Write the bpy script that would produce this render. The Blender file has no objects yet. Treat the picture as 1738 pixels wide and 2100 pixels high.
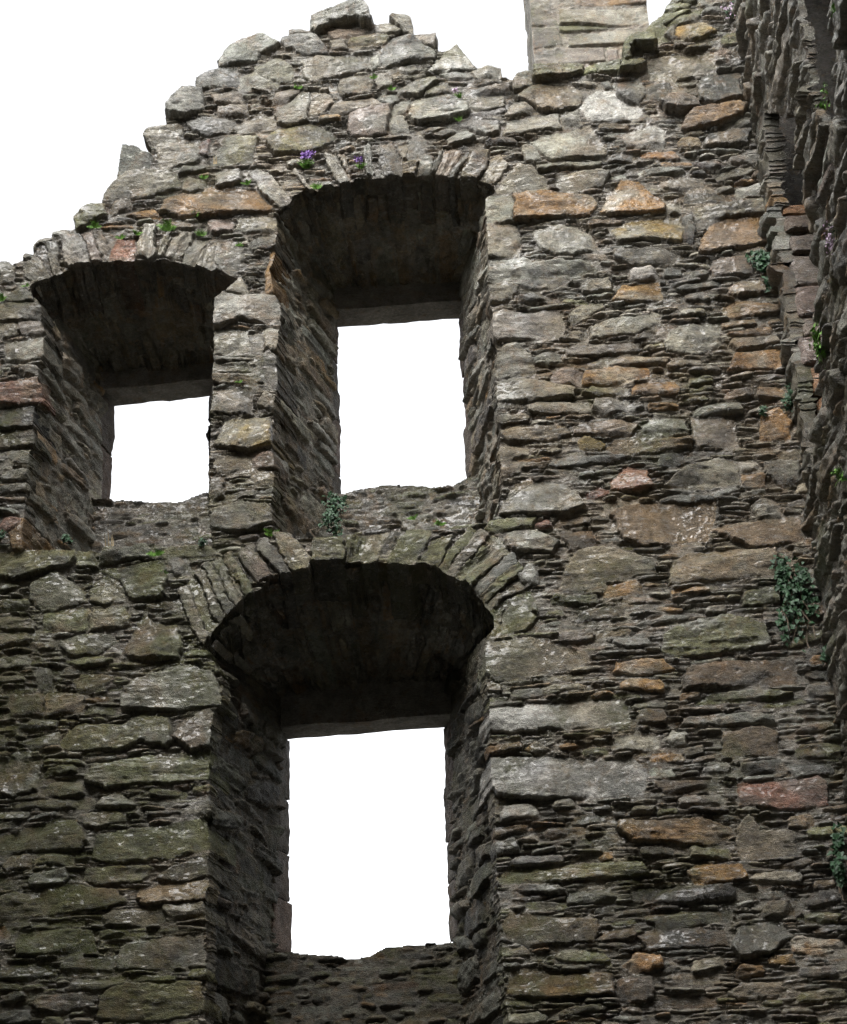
import bpy, math, random
import numpy as np
from mathutils import Matrix
C = bpy.context.scene.collection
sc = bpy.context.scene
f32 = np.float32

# ------------------------------------------------------------------ camera
# all picture measurements are in a 1738 x 2100 frame ("U" pixels)
F, CX, CY = 3856.0, 869.0, 1050.0
EYE = np.array([0.0, -11.6, 1.6])
vz = np.array([-269.0, -7550.0, F]); vy = np.array([265.0, 1960.0, F])
vz /= np.linalg.norm(vz)
vy = vy - vz * vy.dot(vz); vy /= np.linalg.norm(vy)
vx = np.cross(vy, vz)
RW = np.array([vx, vy, vz])                      # picture axes -> world axes
cam_d = bpy.data.cameras.new('camera'); cam = bpy.data.objects.new('camera', cam_d); C.objects.link(cam)
cam_d.sensor_fit = 'VERTICAL'; cam_d.sensor_height = 24.0; cam_d.sensor_width = 24.0
cam_d.lens = 24.0 * F / 2100.0
cam_d.clip_end = 2000; cam_d.clip_start = 0.1
m3 = RW @ np.diag([1.0, -1.0, -1.0])
mw = Matrix.Identity(4)
for i in range(3):
    for j in range(3): mw[i][j] = float(m3[i, j])
    mw[i][3] = float(EYE[i])
cam.matrix_world = mw
sc.camera = cam

# ------------------------------------------------------------------ light
SUN_EL, SUN_AZ = math.radians(44), math.radians(196)   # azimuth from +y clockwise towards +x
world = bpy.data.worlds.new('World'); sc.world = world; world.use_nodes = True
nt = world.node_tree; nt.nodes.clear()
sky = nt.nodes.new('ShaderNodeTexSky'); sky.sky_type = 'NISHITA'; sky.sun_disc = False
sky.sun_elevation = SUN_EL; sky.sun_rotation = SUN_AZ
sky.air_density = 1.0; sky.dust_density = 4.0; sky.ozone_density = 1.0
hs = nt.nodes.new('ShaderNodeHueSaturation'); hs.inputs['Saturation'].default_value = 0.10
bg = nt.nodes.new('ShaderNodeBackground'); bg.inputs[1].default_value = 0.15
wo = nt.nodes.new('ShaderNodeOutputWorld')
nt.links.new(sky.outputs[0], hs.inputs['Color']); nt.links.new(hs.outputs[0], bg.inputs[0]); nt.links.new(bg.outputs[0], wo.inputs[0])
sun_d = bpy.data.lights.new('sun', 'SUN'); sun_d.energy = 0.6; sun_d.angle = math.radians(45); sun_d.color = (1.0, 0.97, 0.93)
sun = bpy.data.objects.new('sun', sun_d); C.objects.link(sun)
from mathutils import Vector
sdir = Vector((math.sin(SUN_AZ) * math.cos(SUN_EL), math.cos(SUN_AZ) * math.cos(SUN_EL), math.sin(SUN_EL)))
sun.rotation_euler = sdir.to_track_quat('Z', 'Y').to_euler()
sun.location = (5, -10, 30)
vs = sc.view_settings; sc.display_settings.display_device = 'sRGB'
vs.view_transform = 'Standard'; vs.look = 'None'; vs.gamma = 1.0; vs.use_curve_mapping = False
vs.exposure = 1.95
sc.cycles.use_adaptive_sampling = False
sc.cycles.use_denoising = True; sc.cycles.denoiser = 'OPENIMAGEDENOISE'; sc.cycles.denoising_input_passes = 'RGB_ALBEDO_NORMAL'; sc.cycles.denoising_prefilter = 'NONE'

# ------------------------------------------------------------------ maths helpers
def un(u, v, y=0.0):
    """picture point -> world (x, z) on the vertical plane at depth y."""
    d = RW @ np.array([u - CX, v - CY, F])
    t = (y - EYE[1]) / d[1]
    p = EYE + d * t
    return p[0], p[2]
def unx(u, v, x):
    """picture point -> world (y, z) on the plane x = const."""
    d = RW @ np.array([u - CX, v - CY, F]); t = (x - EYE[0]) / d[0]
    p = EYE + d * t
    return p[1], p[2]
def unl(pts, y=0.0): return [un(a, b, y) for a, b in pts]
def S(pts): return [(a / 1.32221, b / 1.32221) for a, b in pts]
def hash3(ix, iy, iz, seed):
    h = (ix.astype(np.int64) * 374761393 + iy.astype(np.int64) * 668265263 + iz.astype(np.int64) * 2147483647 + seed * 1274126177) & 0xffffffff
    h = ((h ^ (h >> 13)) * 1274126177) & 0xffffffff
    h = (h ^ (h >> 16)) & 0xffffff
    return (h / float(0xffffff)).astype(f32)
def noise3(p, scale, seed=0):
    q = p * scale; i = np.floor(q).astype(np.int64); fr = (q - i).astype(f32); fr = fr * fr * (3 - 2 * fr)
    r = 0
    for a in (0, 1):
        for b in (0, 1):
            for c in (0, 1):
                w = (fr[:, 0] if a else 1 - fr[:, 0]) * (fr[:, 1] if b else 1 - fr[:, 1]) * (fr[:, 2] if c else 1 - fr[:, 2])
                r = r + w * hash3(i[:, 0] + a, i[:, 1] + b, i[:, 2] + c, seed)
    return r - 0.5
def noise2(X, Z, cx, cz, seed):
    """value noise, about -0.5..0.5, cells of cx by cz metres"""
    a = X / cx; b = Z / cz
    i = np.floor(a).astype(np.int64); j = np.floor(b).astype(np.int64)
    fa = (a - i).astype(f32); fb = (b - j).astype(f32)
    fa = fa * fa * (3 - 2 * fa); fb = fb * fb * (3 - 2 * fb)
    i0, j0 = i.min(), j.min()
    rg = np.random.default_rng(seed)
    g = rg.random((j.max() - j0 + 2, i.max() - i0 + 2)).astype(f32) - 0.5
    i -= i0; j -= j0
    return (g[j, i] * (1 - fa) + g[j, i + 1] * fa) * (1 - fb) + (g[j + 1, i] * (1 - fa) + g[j + 1, i + 1] * fa) * fb
def fbm(X, Z, c, seed, oct=4, st=1.0):
    r = 0; a = 1.0
    for k in range(oct):
        r = r + a * noise2(X, Z, c * st, c, seed + k * 17); a *= 0.5; c *= 0.5
    return r
def poly_sdf(PX, PZ, poly):
    d = np.full(PX.shape, 1e9, f32); ins = np.zeros(PX.shape, bool)
    n = len(poly)
    for k in range(n):
        ax, az = poly[k]; bx, bz = poly[(k + 1) % n]
        ex, ez = bx - ax, bz - az
        L = ex * ex + ez * ez + 1e-12
        t = np.clip(((PX - ax) * ex + (PZ - az) * ez) / L, 0, 1)
        d = np.minimum(d, (PX - ax - t * ex) ** 2 + (PZ - az - t * ez) ** 2)
        c = (az > PZ) != (bz > PZ)
        if abs(ez) > 1e-9:
            ins ^= c & (PX < (ex * (PZ - az) / ez + ax))
    d = np.sqrt(d)
    return np.where(ins, d, -d).astype(f32)

# ------------------------------------------------------------------ stone colours (albedo)
PAL = dict(g=(.198, .200, .184), l=(.300, .300, .275), t=(.216, .200, .162), o=(.265, .166, .078), r=(.245, .135, .104),
           d=(.098, .097, .090), m=(.146, .150, .088), b=(.186, .148, .108), w=(.355, .355, .34), p=(.21, .178, .158), y=(.26, .20, .095))
SECOND = dict(g='tldb', l='gtb', t='gld', o='tblg', r='pbd', d='gb', m='tgdb', b='otd', w='lgt', p='tgd', y='otg')

class Layout:
    """Rubble laid on a metric (X, Z) grid: shaped stones first, then ever smaller ones in the gaps, then slate slivers."""
    def __init__(s, x0, x1, z0, z1, res, seed=1, warp=1.0, course=None):
        s.res = res; s.x0, s.z0 = x0, z0
        s.nx = int((x1 - x0) / res) + 1; s.nz = int((z1 - z0) / res) + 1
        X, Z = np.meshgrid(x0 + np.arange(s.nx) * res, z0 + np.arange(s.nz) * res)
        s.X = X.astype(f32); s.Z = Z.astype(f32)
        s.seed = seed; s.rg = np.random.default_rng(seed)
        s.WX = s.X + warp * (0.040 * noise2(s.X, s.Z, .16, .16, seed + 1) + 0.018 * noise2(s.X, s.Z, .05, .04, seed + 2) + .014 * noise2(s.X, s.Z, .018, .018, seed + 22))
        s.WZ = s.Z + warp * (0.026 * noise2(s.X, s.Z, .22, .16, seed + 3) + 0.013 * noise2(s.X, s.Z, .07, .04, seed + 4) + .011 * noise2(s.X, s.Z, .018, .018, seed + 23))
        s.best = np.full(s.X.shape, -1.0, f32); s.second = np.full(s.X.shape, -1.0, f32)
        s.lab = np.zeros(s.X.shape, np.int32)
        s.par = [dict(c=(0, 0), h=0, code='g', kind=9, r=.01)]
    def box(s, poly, pad):
        xs = [p[0] for p in poly]; zs = [p[1] for p in poly]
        i0 = max(0, int((min(xs) - pad - s.x0) / s.res)); i1 = min(s.nx, int((max(xs) + pad - s.x0) / s.res) + 2)
        j0 = max(0, int((min(zs) - pad - s.z0) / s.res)); j1 = min(s.nz, int((max(zs) + pad - s.z0) / s.res) + 2)
        return i0, i1, j0, j1
    def put(s, poly, code='g', h=.05, kind=0, r=.018, test=False, grow=0.0):
        i0, i1, j0, j1 = s.box(poly, .07)
        if i1 - i0 < 3 or j1 - j0 < 3: return 0
        sl = (slice(j0, j1), slice(i0, i1))
        wk = 1.0 if kind == 0 else (.7 if kind == 1 else .42)
        sd = poly_sdf(s.X[sl] + wk * (s.WX[sl] - s.X[sl]), s.Z[sl] + wk * (s.WZ[sl] - s.Z[sl]), poly) + grow
        if test:
            ins = sd > 0
            if ins.sum() < 8 or (s.best[sl][ins] > -test).mean() > 0.02: return 0
        k = len(s.par)
        cx = float(np.mean([p[0] for p in poly])); cz = float(np.mean([p[1] for p in poly]))
        ext = (max(p[0] for p in poly) - min(p[0] for p in poly), max(p[1] for p in poly) - min(p[1] for p in poly))
        th = 0.0
        if r == .012 and kind == 0:                              # arch stones split along their own length
            q = np.array(poly) - (cx, cz); w_, v_ = np.linalg.eigh(q.T @ q); th = math.atan2(v_[1, 1], v_[0, 1])
        s.par.append(dict(c=(cx, cz), h=h, code=code, kind=kind, r=r, e=ext, th=th, v=float(r == .012 and kind == 0)))
        b = s.best[sl]; se = s.second[sl]; la = s.lab[sl]
        up = sd > b
        se[...] = np.where(up, b, np.maximum(se, sd)); la[...] = np.where(up & (sd > 0), k, la); b[...] = np.maximum(b, sd)
        return k
    def scatter(s, n, w, h, codes, ph=(.02, .05), kind=1, gap=.012, r=.014, mask=None, zone=None):
        rg = s.rg
        for _ in range(n):
            ci = rg.integers(0, s.nx); cj = rg.integers(0, s.nz)
            if s.best[cj, ci] > -gap or (mask is not None and not mask[cj, ci]): continue
            cx, cz = s.x0 + ci * s.res, s.z0 + cj * s.res
            a = rg.uniform(*w) / 2; b = rg.uniform(*h) / 2
            kx = rg.uniform(-.25, .25, 8); sk = rg.normal(0, .09)
            pts = [(-1 + .5 * abs(kx[0]), -.95), (kx[1], -1), (1 - .6 * abs(kx[2]), -.9), (1, kx[3]), (.9 - abs(kx[4]), 1), (kx[5], .95 + .3 * kx[1]), (-.85 + abs(kx[6]), .9), (-1, kx[7])]
            poly = [(cx + p * a, cz + q * b + sk * p * a) for p, q in pts]
            code = codes(cx, cz, rg) if callable(codes) else codes[rg.integers(0, len(codes))]
            s.put(poly, code, rg.uniform(*ph), kind, r, test=gap)
    def slivers(s, cw, ch, codes, ph=(.004, .035), gap=.006, extra=0):
        """everything still free becomes thin slate: a stretched, weighted Voronoi"""
        rg = np.random.default_rng(s.seed + 77 + extra)
        a = (s.X + .5 * (s.WX - s.X)) / cw; b = (s.Z + .35 * (s.WZ - s.Z) + .03 * noise2(s.X, s.Z, .5, .5, s.seed + 5)) / ch
        j = np.floor(b).astype(np.int64); jm = j.min() - 2; nj = j.max() - jm + 3
        i = np.floor(a).astype(np.int64); im = i.min() - 2; ni = i.max() - im + 3
        ox = (rg.random((nj, ni)) * .9).astype(f32); oz = (rg.random((nj, ni)) * .9).astype(f32); wt = rg.uniform(.7, 1.5, (nj, ni)).astype(f32)
        sh = (rg.random(nj) * 1.0).astype(f32)
        f1 = np.full(s.X.shape, 9.0, f32); f2 = f1.copy(); idx = np.zeros(s.X.shape, np.int64)
        for dj in (-1, 0, 1):
            jj = j + dj - jm
            ii0 = np.floor(a + sh[jj]).astype(np.int64)
            for di in (-1, 0, 1):
                ii = np.clip(ii0 + di - im, 0, ni - 1)
                dx = np.abs(a + sh[jj] - (ii + im + ox[jj, ii])); dz = np.abs(b - (jj + jm + oz[jj, ii]))
                d = ((dx ** 3 + dz ** 3) ** (1 / 3.)) / wt[jj, ii]
                near = d < f1
                f2 = np.where(near, f1, np.minimum(f2, d)); idx = np.where(near, jj * ni + ii, idx); f1 = np.minimum(f1, d)
        sd = np.minimum((f2 - f1) * ch * .5 - .002, -s.best - gap)
        free = (s.best <= 0)
        base = len(s.par); u, inv = np.unique(idx[free], return_inverse=True)
        cnt = len(u)
        cxs = np.bincount(inv, s.X[free]) / np.bincount(inv); czs = np.bincount(inv, s.Z[free]) / np.bincount(inv)
        for q in range(cnt):
            code = codes(cxs[q], czs[q], rg) if callable(codes) else codes[rg.integers(0, len(codes))]
            s.par.append(dict(c=(cxs[q], czs[q]), h=rg.uniform(*ph), code=code, kind=3, r=.008, e=(cw, ch)))
        s.flab = np.zeros(s.X.shape, np.int32); s.flab[free] = base + inv
        s.fsd = np.where(free, sd, -1).astype(f32)
    def finish(s, mort=(.20, .187, .168), rough=1.0, moss=None, mort_h=0.0, dark=1.0, tint=None):
        rg = np.random.default_rng(s.seed + 5)
        inside = s.best > 0
        sd = np.where(inside, np.minimum(s.best, (s.best - s.second) * .5 + .001), -1)
        lab = np.where(inside, s.lab, 0)
        if hasattr(s, 'fsd'):
            use = (~inside) & (s.fsd > 0)
            sd = np.where(use, s.fsd, sd); lab = np.where(use, s.flab, lab)
        s.L = lab
        n = len(s.par)
        pr = lambda k, d=0: np.array([p.get(k, d) for p in s.par], f32)
        h0 = pr('h'); r = pr('r', .015); kind = pr('kind')
        cx = np.array([p['c'][0] for p in s.par], f32); cz = np.array([p['c'][1] for p in s.par], f32)
        ex = np.array([p.get('e', (.1, .1))[0] for p in s.par], f32) * .5; ez = np.array([p.get('e', (.1, .1))[1] for p in s.par], f32) * .5
        big = (kind < 3).astype(f32)
        calm = np.where(r == np.float32(.012), .25, 1).astype(f32); tx = (rg.normal(0, .09, n) * big * calm).astype(f32); tz = (rg.normal(-.06, .17, n)).astype(f32) * np.where(big > 0, calm, .5)
        X, Z = s.X, s.Z
        DX = X - cx[lab]; DZ = Z - cz[lab]
        h = h0[lab] + np.clip(tx[lab] * DX + tz[lab] * DZ, -.05, .035)
        NX = DX / np.maximum(ex[lab], .02); NZ = DZ / np.maximum(ez[lab], .02)
        for q in range(4):                                       # split facets
            an = rg.uniform(0, 6.283, n).astype(f32); cc = rg.uniform(.15, .85, n).astype(f32)
            am = (rg.uniform(.0, .05, n) * big).astype(f32) + (.006 * (1 - big)).astype(f32)
            t = np.cos(an)[lab] * NX + np.sin(an)[lab] * NZ - cc[lab]
            h = h - np.maximum(t, 0) * am[lab] * rough
        # bedding steps and pitted surface
        sd1 = s.seed
        th = pr('th'); isv = pr('v'); ct, st_ = np.cos(th)[lab], np.sin(th)[lab]; lo_ = ((lab % 37) * .61).astype(f32) * isv[lab]
        UX = np.where(isv[lab] > 0, ct * DX + st_ * DZ + lo_, X + DZ * .2); UZ = np.where(isv[lab] > 0, -st_ * DX + ct * DZ + lo_ * .37, Z)
        bed = fbm(UX, UZ, .05, sd1 + 31, 3, 6.0)
        fl = rg.uniform(.1, 1, n).astype(f32) ** 2 * .034
        tq = bed * 5; st = np.floor(tq) + np.clip((tq - np.floor(tq)) * 4 - 1.5, 0, 1)
        h = h + st / 5 * fl[lab] * rough * (.35 + .65 * big[lab] - .3 * ((kind == 0) & (isv == 0)).astype(f32)[lab] + .9 * isv[lab])
        h = h + rough * (.028 * fbm(X, Z, .12, sd1 + 41, 3) - .022 * np.abs(fbm(X, Z, .07, sd1 + 45, 3, 1.7)) + .013 * fbm(X, Z, .03, sd1 + 51, 3, 1.8)) * np.choose(np.clip(kind, 0, 3).astype(int), [.55, .8, .5, .32]).astype(f32)[lab]
        t = np.clip(sd / r[lab], 0, 1)
        t = np.clip(t * (1 + 1.2 * noise2(X, Z, .05, .03, sd1 + 55)), 0, 1); prof = np.sqrt(np.clip(1 - (1 - t) ** 2, 0, 1))
        mh = mort_h + .0145 + .030 * fbm(X, Z, .28, sd1 + 61, 4) + .010 * fbm(X, Z, .03, sd1 + 71, 3)
        s.H = np.where(sd > 0, mh + np.maximum(h - mh, .002) * prof, mh).astype(f32)
        # colour
        c1 = np.array([PAL[p['code']] for p in s.par], f32); c2 = np.array([PAL[SECOND[p['code']][rg.integers(0, len(SECOND[p['code']]))]] for p in s.par], f32)
        br = (np.exp(rg.normal(0, 1, n) * np.where(kind == 0, .10, .20)) * np.where(kind >= 2, 1.22, 1)).astype(f32)[:, None]
        hue = 1 + rg.normal(0, .018, (n, 3)).astype(f32)
        c1 = c1 * br * hue; c2 = c2 * br
        bias = rg.uniform(-.25, .3, n).astype(f32)
        mixn = np.clip(fbm(X, Z, .16, sd1 + 81, 5) * 2.6 - bias[lab] * 1.6 + .25, 0, 1)[..., None]
        col = c1[lab] * (1 - mixn * .75) + c2[lab] * mixn * .75
        vein = (1 + .42 * fbm(X, Z, .04, sd1 + 91, 4, 2.0) + .35 * fbm(X, Z, .3, sd1 + 95, 3))[..., None]
        col = col * vein
        mc = np.array(mort, f32) * (1 + .6 * fbm(X, Z, .25, sd1 + 101, 4))[..., None]
        e = np.clip(sd / .006, 0, 1)[..., None]
        col = mc * (1 - e) + col * e
        if tint is not None:
            tk = tint(X, Z)[..., None]; col = col * (1 - tk) + col * tk * np.array((1.24, 1.06, .84), f32)
        s.COL = np.clip(col * dark * np.array((1.02, 1.0, .935), f32), .01, .9).astype(f32)
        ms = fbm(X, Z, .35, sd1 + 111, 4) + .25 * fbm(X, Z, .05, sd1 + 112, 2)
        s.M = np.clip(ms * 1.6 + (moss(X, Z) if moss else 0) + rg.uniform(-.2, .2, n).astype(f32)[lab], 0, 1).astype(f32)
        s.SDF = sd

# ------------------------------------------------------------------ mesh building
def link(name, V, Fc, mat, parent=None, col=None, moss=None, smooth=None, base=None):
    """one mesh object from arrays; V in world coordinates"""
    V = np.asarray(V, f32); Fc = np.asarray(Fc, np.int32)
    me = bpy.data.meshes.new(name)
    org = np.array(parent['org'] if parent is not None and 'org' in parent else (0, 0, 0), f32)
    me.vertices.add(len(V)); me.vertices.foreach_set('co', (V - org).ravel())
    nf, k = Fc.shape
    me.loops.add(nf * k); me.loops.foreach_set('vertex_index', Fc.ravel())
    me.polygons.add(nf); me.polygons.foreach_set('loop_start', np.arange(0, nf * k, k, dtype=np.int32))
    try: me.polygons.foreach_set('loop_total', np.full(nf, k, np.int32))
    except Exception: pass
    if smooth is not None: me.polygons.foreach_set('use_smooth', np.broadcast_to(np.asarray(smooth, bool), (nf,)).copy())
    me.update(calc_edges=True)
    if col is not None:
        a = me.attributes.new('Col', 'FLOAT_COLOR', 'POINT')
        rgba = np.ones((len(V), 4), f32); rgba[:, :3] = col
        a.data.foreach_set('color', rgba.ravel())
    if col is not None:
        a = me.attributes.new('moss', 'FLOAT', 'POINT')
        a.data.foreach_set('value', (np.zeros(len(V), f32) if moss is None else np.broadcast_to(np.asarray(moss, f32), (len(V),)).copy()))
    me.materials.append(mat)
    o = bpy.data.objects.new(name, me); C.objects.link(o)
    if parent is not None: o.parent = parent
    if parent is not None and 'org' in parent: o['org'] = (0, 0, 0)
    return o
def part_of(o, parent_part):
    o.parent = parent_part

def extract(cells, P, COL, M, skirt=None, side_shade=1.0):
    """cells: bool (nz-1, nx-1). P: (nz, nx, 3). Returns V, F, col, moss, smooth.
    skirt: function(points, vertex ids) -> (direction (n,3), depth (n,)) for the sides carried back from every open edge"""
    nz, nx = cells.shape[0] + 1, cells.shape[1] + 1
    idg = np.arange(nz * nx).reshape(nz, nx)
    a, b, c, d = idg[:-1, :-1][cells], idg[:-1, 1:][cells], idg[1:, 1:][cells], idg[1:, :-1][cells]
    q = np.stack([a, b, c, d], 1)
    used = np.unique(q); remap = np.full(nz * nx, -1, np.int64); remap[used] = np.arange(len(used))
    V = P.reshape(-1, 3)[used]; Cc = COL.reshape(-1, 3)[used]; Mm = M.reshape(-1)[used]
    Fq = remap[q]; sm = np.ones(len(Fq), bool)
    if skirt is not None:
        pad = np.pad(cells, 1)
        core = pad[1:-1, 1:-1]
        E = []
        e = core & ~pad[:-2, 1:-1]; E.append(np.stack([idg[:-1, :-1][e], idg[:-1, 1:][e]], 1))
        e = core & ~pad[2:, 1:-1]; E.append(np.stack([idg[1:, 1:][e], idg[1:, :-1][e]], 1))
        e = core & ~pad[1:-1, :-2]; E.append(np.stack([idg[1:, :-1][e], idg[:-1, :-1][e]], 1))
        e = core & ~pad[1:-1, 2:]; E.append(np.stack([idg[:-1, 1:][e], idg[1:, 1:][e]], 1))
        E = np.concatenate(E)
        bv = np.unique(E); rb = np.full(nz * nx, -1, np.int64); rb[bv] = np.arange(len(bv))
        p0 = P.reshape(-1, 3)[bv].copy()
        D, L = skirt(p0, bv)
        K = 9
        rings = []; n = len(bv); off = len(V)
        for k in range(K + 1):
            t = k / K
            pk = p0 + D * (L * t)[:, None]
            if k > 0:
                w = min(1, k / 1.5)
                qn = pk.copy()
                pk[:, 0] += w * (.030 * noise3(qn, 9, 3) + .014 * noise3(qn, 30, 4)); pk[:, 2] += w * (.030 * noise3(qn, 9, 5) + .014 * noise3(qn, 30, 6))
            rings.append(pk)
        V = np.concatenate([V] + rings)
        sh = COL.reshape(-1, 3)[bv]; shm = M.reshape(-1)[bv]
        Cc = np.concatenate([Cc] + [sh * (side_shade if q_ > 0 else 1) * (1 + .5 * noise3(r, 14, 8))[:, None] for q_, r in enumerate(rings)]); Mm = np.concatenate([Mm] + [shm] * (K + 1))  # shade of the reveals multiplied into the side colours
        e0, e1 = rb[E[:, 0]], rb[E[:, 1]]
        sk = [np.stack([off + k * n + e1, off + k * n + e0, off + (k + 1) * n + e0, off + (k + 1) * n + e1], 1) for k in range(K)]
        Fq = np.concatenate([Fq] + sk); sm = np.concatenate([sm, np.zeros(len(E) * K, bool)])
    return V, Fq, np.clip(Cc, .005, .9), Mm, sm

def cells_of(mask):
    return mask[:-1, :-1] & mask[:-1, 1:] & mask[1:, :-1] & mask[1:, 1:]
def cells_any(mask):
    return (mask[:-1, :-1].astype(np.int8) + mask[:-1, 1:] + mask[1:, :-1] + mask[1:, 1:]) >= 2

def rough_block(c8, seed, amp=.02, n=14, rnd=.10):
    """a hewn stone block: c8 = 8 corners (x-,x+ by y-,y+ by z-,z+), every face a rough grid"""
    c8 = np.array(c8, float).reshape(2, 2, 2, 3)
    V, Fs = [], []
    g = np.linspace(-1, 1, n + 1)
    A, B = np.meshgrid(g, g)
    off = 0
    for ax in range(3):
        for sg in (-1, 1):
            q = np.zeros(A.shape + (3,)); q[..., ax] = sg; q[..., (ax + 1) % 3] = A; q[..., (ax + 2) % 3] = B
            V.append(q.reshape(-1, 3))
            i = np.arange((n + 1) * (n + 1)).reshape(n + 1, n + 1)
            fq = np.stack([i[:-1, :-1].ravel(), i[:-1, 1:].ravel(), i[1:, 1:].ravel(), i[1:, :-1].ravel()], 1)
            if sg < 0: fq = fq[:, ::-1]
            Fs.append(fq + off); off += (n + 1) ** 2
    q = np.concatenate(V)
    m = np.abs(q); srt = np.sort(m, 1)
    q = q * (1 - rnd * (np.clip(srt[:, 1] - .75, 0, 1) / .25) ** 2)[:, None]
    t = (q + 1) / 2
    P = 0
    for a in (0, 1):
        for b in (0, 1):
            for c in (0, 1):
                w = (t[:, 0] if a else 1 - t[:, 0]) * (t[:, 1] if b else 1 - t[:, 1]) * (t[:, 2] if c else 1 - t[:, 2])
                P = P + w[:, None] * c8[a, b, c]
    for k in range(3):
        P[:, k] += amp * (1.3 * noise3(P, 7, seed + k) + .7 * noise3(P, 22, seed + 10 + k) + .4 * noise3(P, 60, seed + 20 + k))
    return P, np.concatenate(Fs)
def box8(x0, x1, y0, y1, z0, z1):
    return [[[(x, y, z) for z in (z0, z1)] for y in (y0, y1)] for x in (x0, x1)]

# ------------------------------------------------------------------ materials
def stone_material(name, lichen=.5, rough=(.15, .52), bump=.95, tone=1.0):
    m = bpy.data.materials.new(name); m.use_nodes = True
    t = m.node_tree; N = t.nodes; Lk = t.links; N.clear()
    out = N.new('ShaderNodeOutputMaterial'); bs = N.new('ShaderNodeBsdfPrincipled'); Lk.new(bs.outputs[0], out.inputs[0])
    geo = N.new('ShaderNodeNewGeometry'); pos = geo.outputs['Position']
    at = N.new('ShaderNodeAttribute'); at.attribute_name = 'Col'
    am = N.new('ShaderNodeAttribute'); am.attribute_name = 'moss'
    mp = N.new('ShaderNodeMapping'); mp.inputs['Scale'].default_value = (1, 1, 2.6); Lk.new(pos, mp.inputs[0])
    def noise(scale, det=6, ro=.6, vec=pos):
        n = N.new('ShaderNodeTexNoise'); n.inputs['Scale'].default_value = scale; n.inputs['Detail'].default_value = det; n.inputs['Roughness'].default_value = ro
        Lk.new(vec, n.inputs['Vector']); return n.outputs['Fac']
    def math_(op, a, b=None, c=None):
        n = N.new('ShaderNodeMath'); n.operation = op
        for i, v in enumerate((a, b, c)):
            if v is None: continue
            if isinstance(v, (int, float)): n.inputs[i].default_value = v
            else: Lk.new(v, n.inputs[i])
        return n.outputs[0]
    def rng(v, a, b, c=0.0, d=1.0):
        n = N.new('ShaderNodeMapRange'); Lk.new(v, n.inputs[0])
        for i, q in enumerate((a, b, c, d)): n.inputs[i + 1].default_value = q
        return n.outputs[0]
    def mix(fac, a, b, mode='MIX'):
        n = N.new('ShaderNodeMix'); n.data_type = 'RGBA'; n.blend_type = mode
        if isinstance(fac, (int, float)): n.inputs[0].default_value = fac
        else: Lk.new(fac, n.inputs[0])
        for i, v in ((6, a), (7, b)):
            if isinstance(v, tuple): n.inputs[i].default_value = v + (1,)
            else: Lk.new(v, n.inputs[i])
        return n.outputs[2]
    grain = noise(44, 9, .78, mp.outputs[0]); mid = noise(9, 7, .68); fine = noise(150, 4, .75)
    k = math_('MULTIPLY', rng(grain, .3, .7, .45, 1.6), rng(mid, .3, .7, .62, 1.38))
    vm = N.new('ShaderNodeVectorMath'); vm.operation = 'SCALE'; Lk.new(at.outputs['Color'], vm.inputs[0]); Lk.new(k, vm.inputs['Scale'])
    col = vm.outputs[0]
    # iron staining
    rust = rng(noise(5.5, 7, .68), .55, .70, 0, .6)
    col = mix(rust, col, mix(.55, col, (.30, .15, .055)))
    col = mix(rng(noise(19, 7, .7), .54, .66, 0, .42), col, (.20, .125, .05))
    col = mix(rng(noise(13, 8, .72, mp.outputs[0]), .53, .67, 0, .55), col, (.30, .295, .28))
    col = mix(rng(noise(7, 8, .72), .56, .68, 0, .55), col, (.075, .07, .062))
    # moss film
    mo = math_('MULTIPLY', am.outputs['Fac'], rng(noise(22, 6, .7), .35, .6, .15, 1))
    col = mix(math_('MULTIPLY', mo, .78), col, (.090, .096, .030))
    # pale lichen flecks
    lf = math_('MULTIPLY', rng(noise(70, 3, .6), .62, .70), rng(noise(4.5, 4, .6), .46, .62))
    vo = N.new('ShaderNodeTexVoronoi'); vo.inputs['Scale'].default_value = 26; Lk.new(pos, vo.inputs['Vector'])
    sp = math_('MULTIPLY', rng(vo.outputs['Distance'], .22, .12), rng(noise(6, 4, .6), .5, .60))
    lf = math_('MULTIPLY', math_('MAXIMUM', lf, sp), lichen)
    col = mix(lf, col, (.50, .50, .46))
    if tone != 1.0: col = mix(1.0, col, (tone, tone, tone * .97), 'MULTIPLY')
    Lk.new(col, bs.inputs['Base Color'])
    wet = rng(noise(6, 5, .65), .38, .66, rough[0], rough[1])
    Lk.new(math_('ADD', wet, rng(fine, .3, .7, -.08, .08)), bs.inputs['Roughness'])
    bs.inputs['Specular IOR Level'].default_value = .5
    if rough[0] < .3:                                            # a skin of rain water in patches
        Lk.new(rng(noise(3.5, 6, .68), .42, .62, 0, .44), bs.inputs['Coat Weight']); bs.inputs['Coat Roughness'].default_value = .1
    hgt = math_('ADD', math_('MULTIPLY', grain, .9), math_('ADD', math_('MULTIPLY', fine, .5), math_('MULTIPLY', mid, .9)))
    bp = N.new('ShaderNodeBump'); bp.inputs['Strength'].default_value = bump; bp.inputs['Distance'].default_value = .03
    Lk.new(hgt, bp.inputs['Height']); Lk.new(bp.outputs[0], bs.inputs['Normal'])
    return m
STONE = stone_material('rubble_stone', .55)
RECESS_SHADE = stone_material('recess_shade_stone', .12, tone=1.6)  # stone tone set for the shade under arches and in the alcove
NICHE_SHADE = stone_material('niche_shade_stone', .2, (.7, .95), tone=.6)  # darker, duller stone copy: shade of lower niche and window frames in colour
NICHE_SHADE.node_tree.nodes['Principled BSDF'].inputs['Specular IOR Level'].default_value = .2
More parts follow.
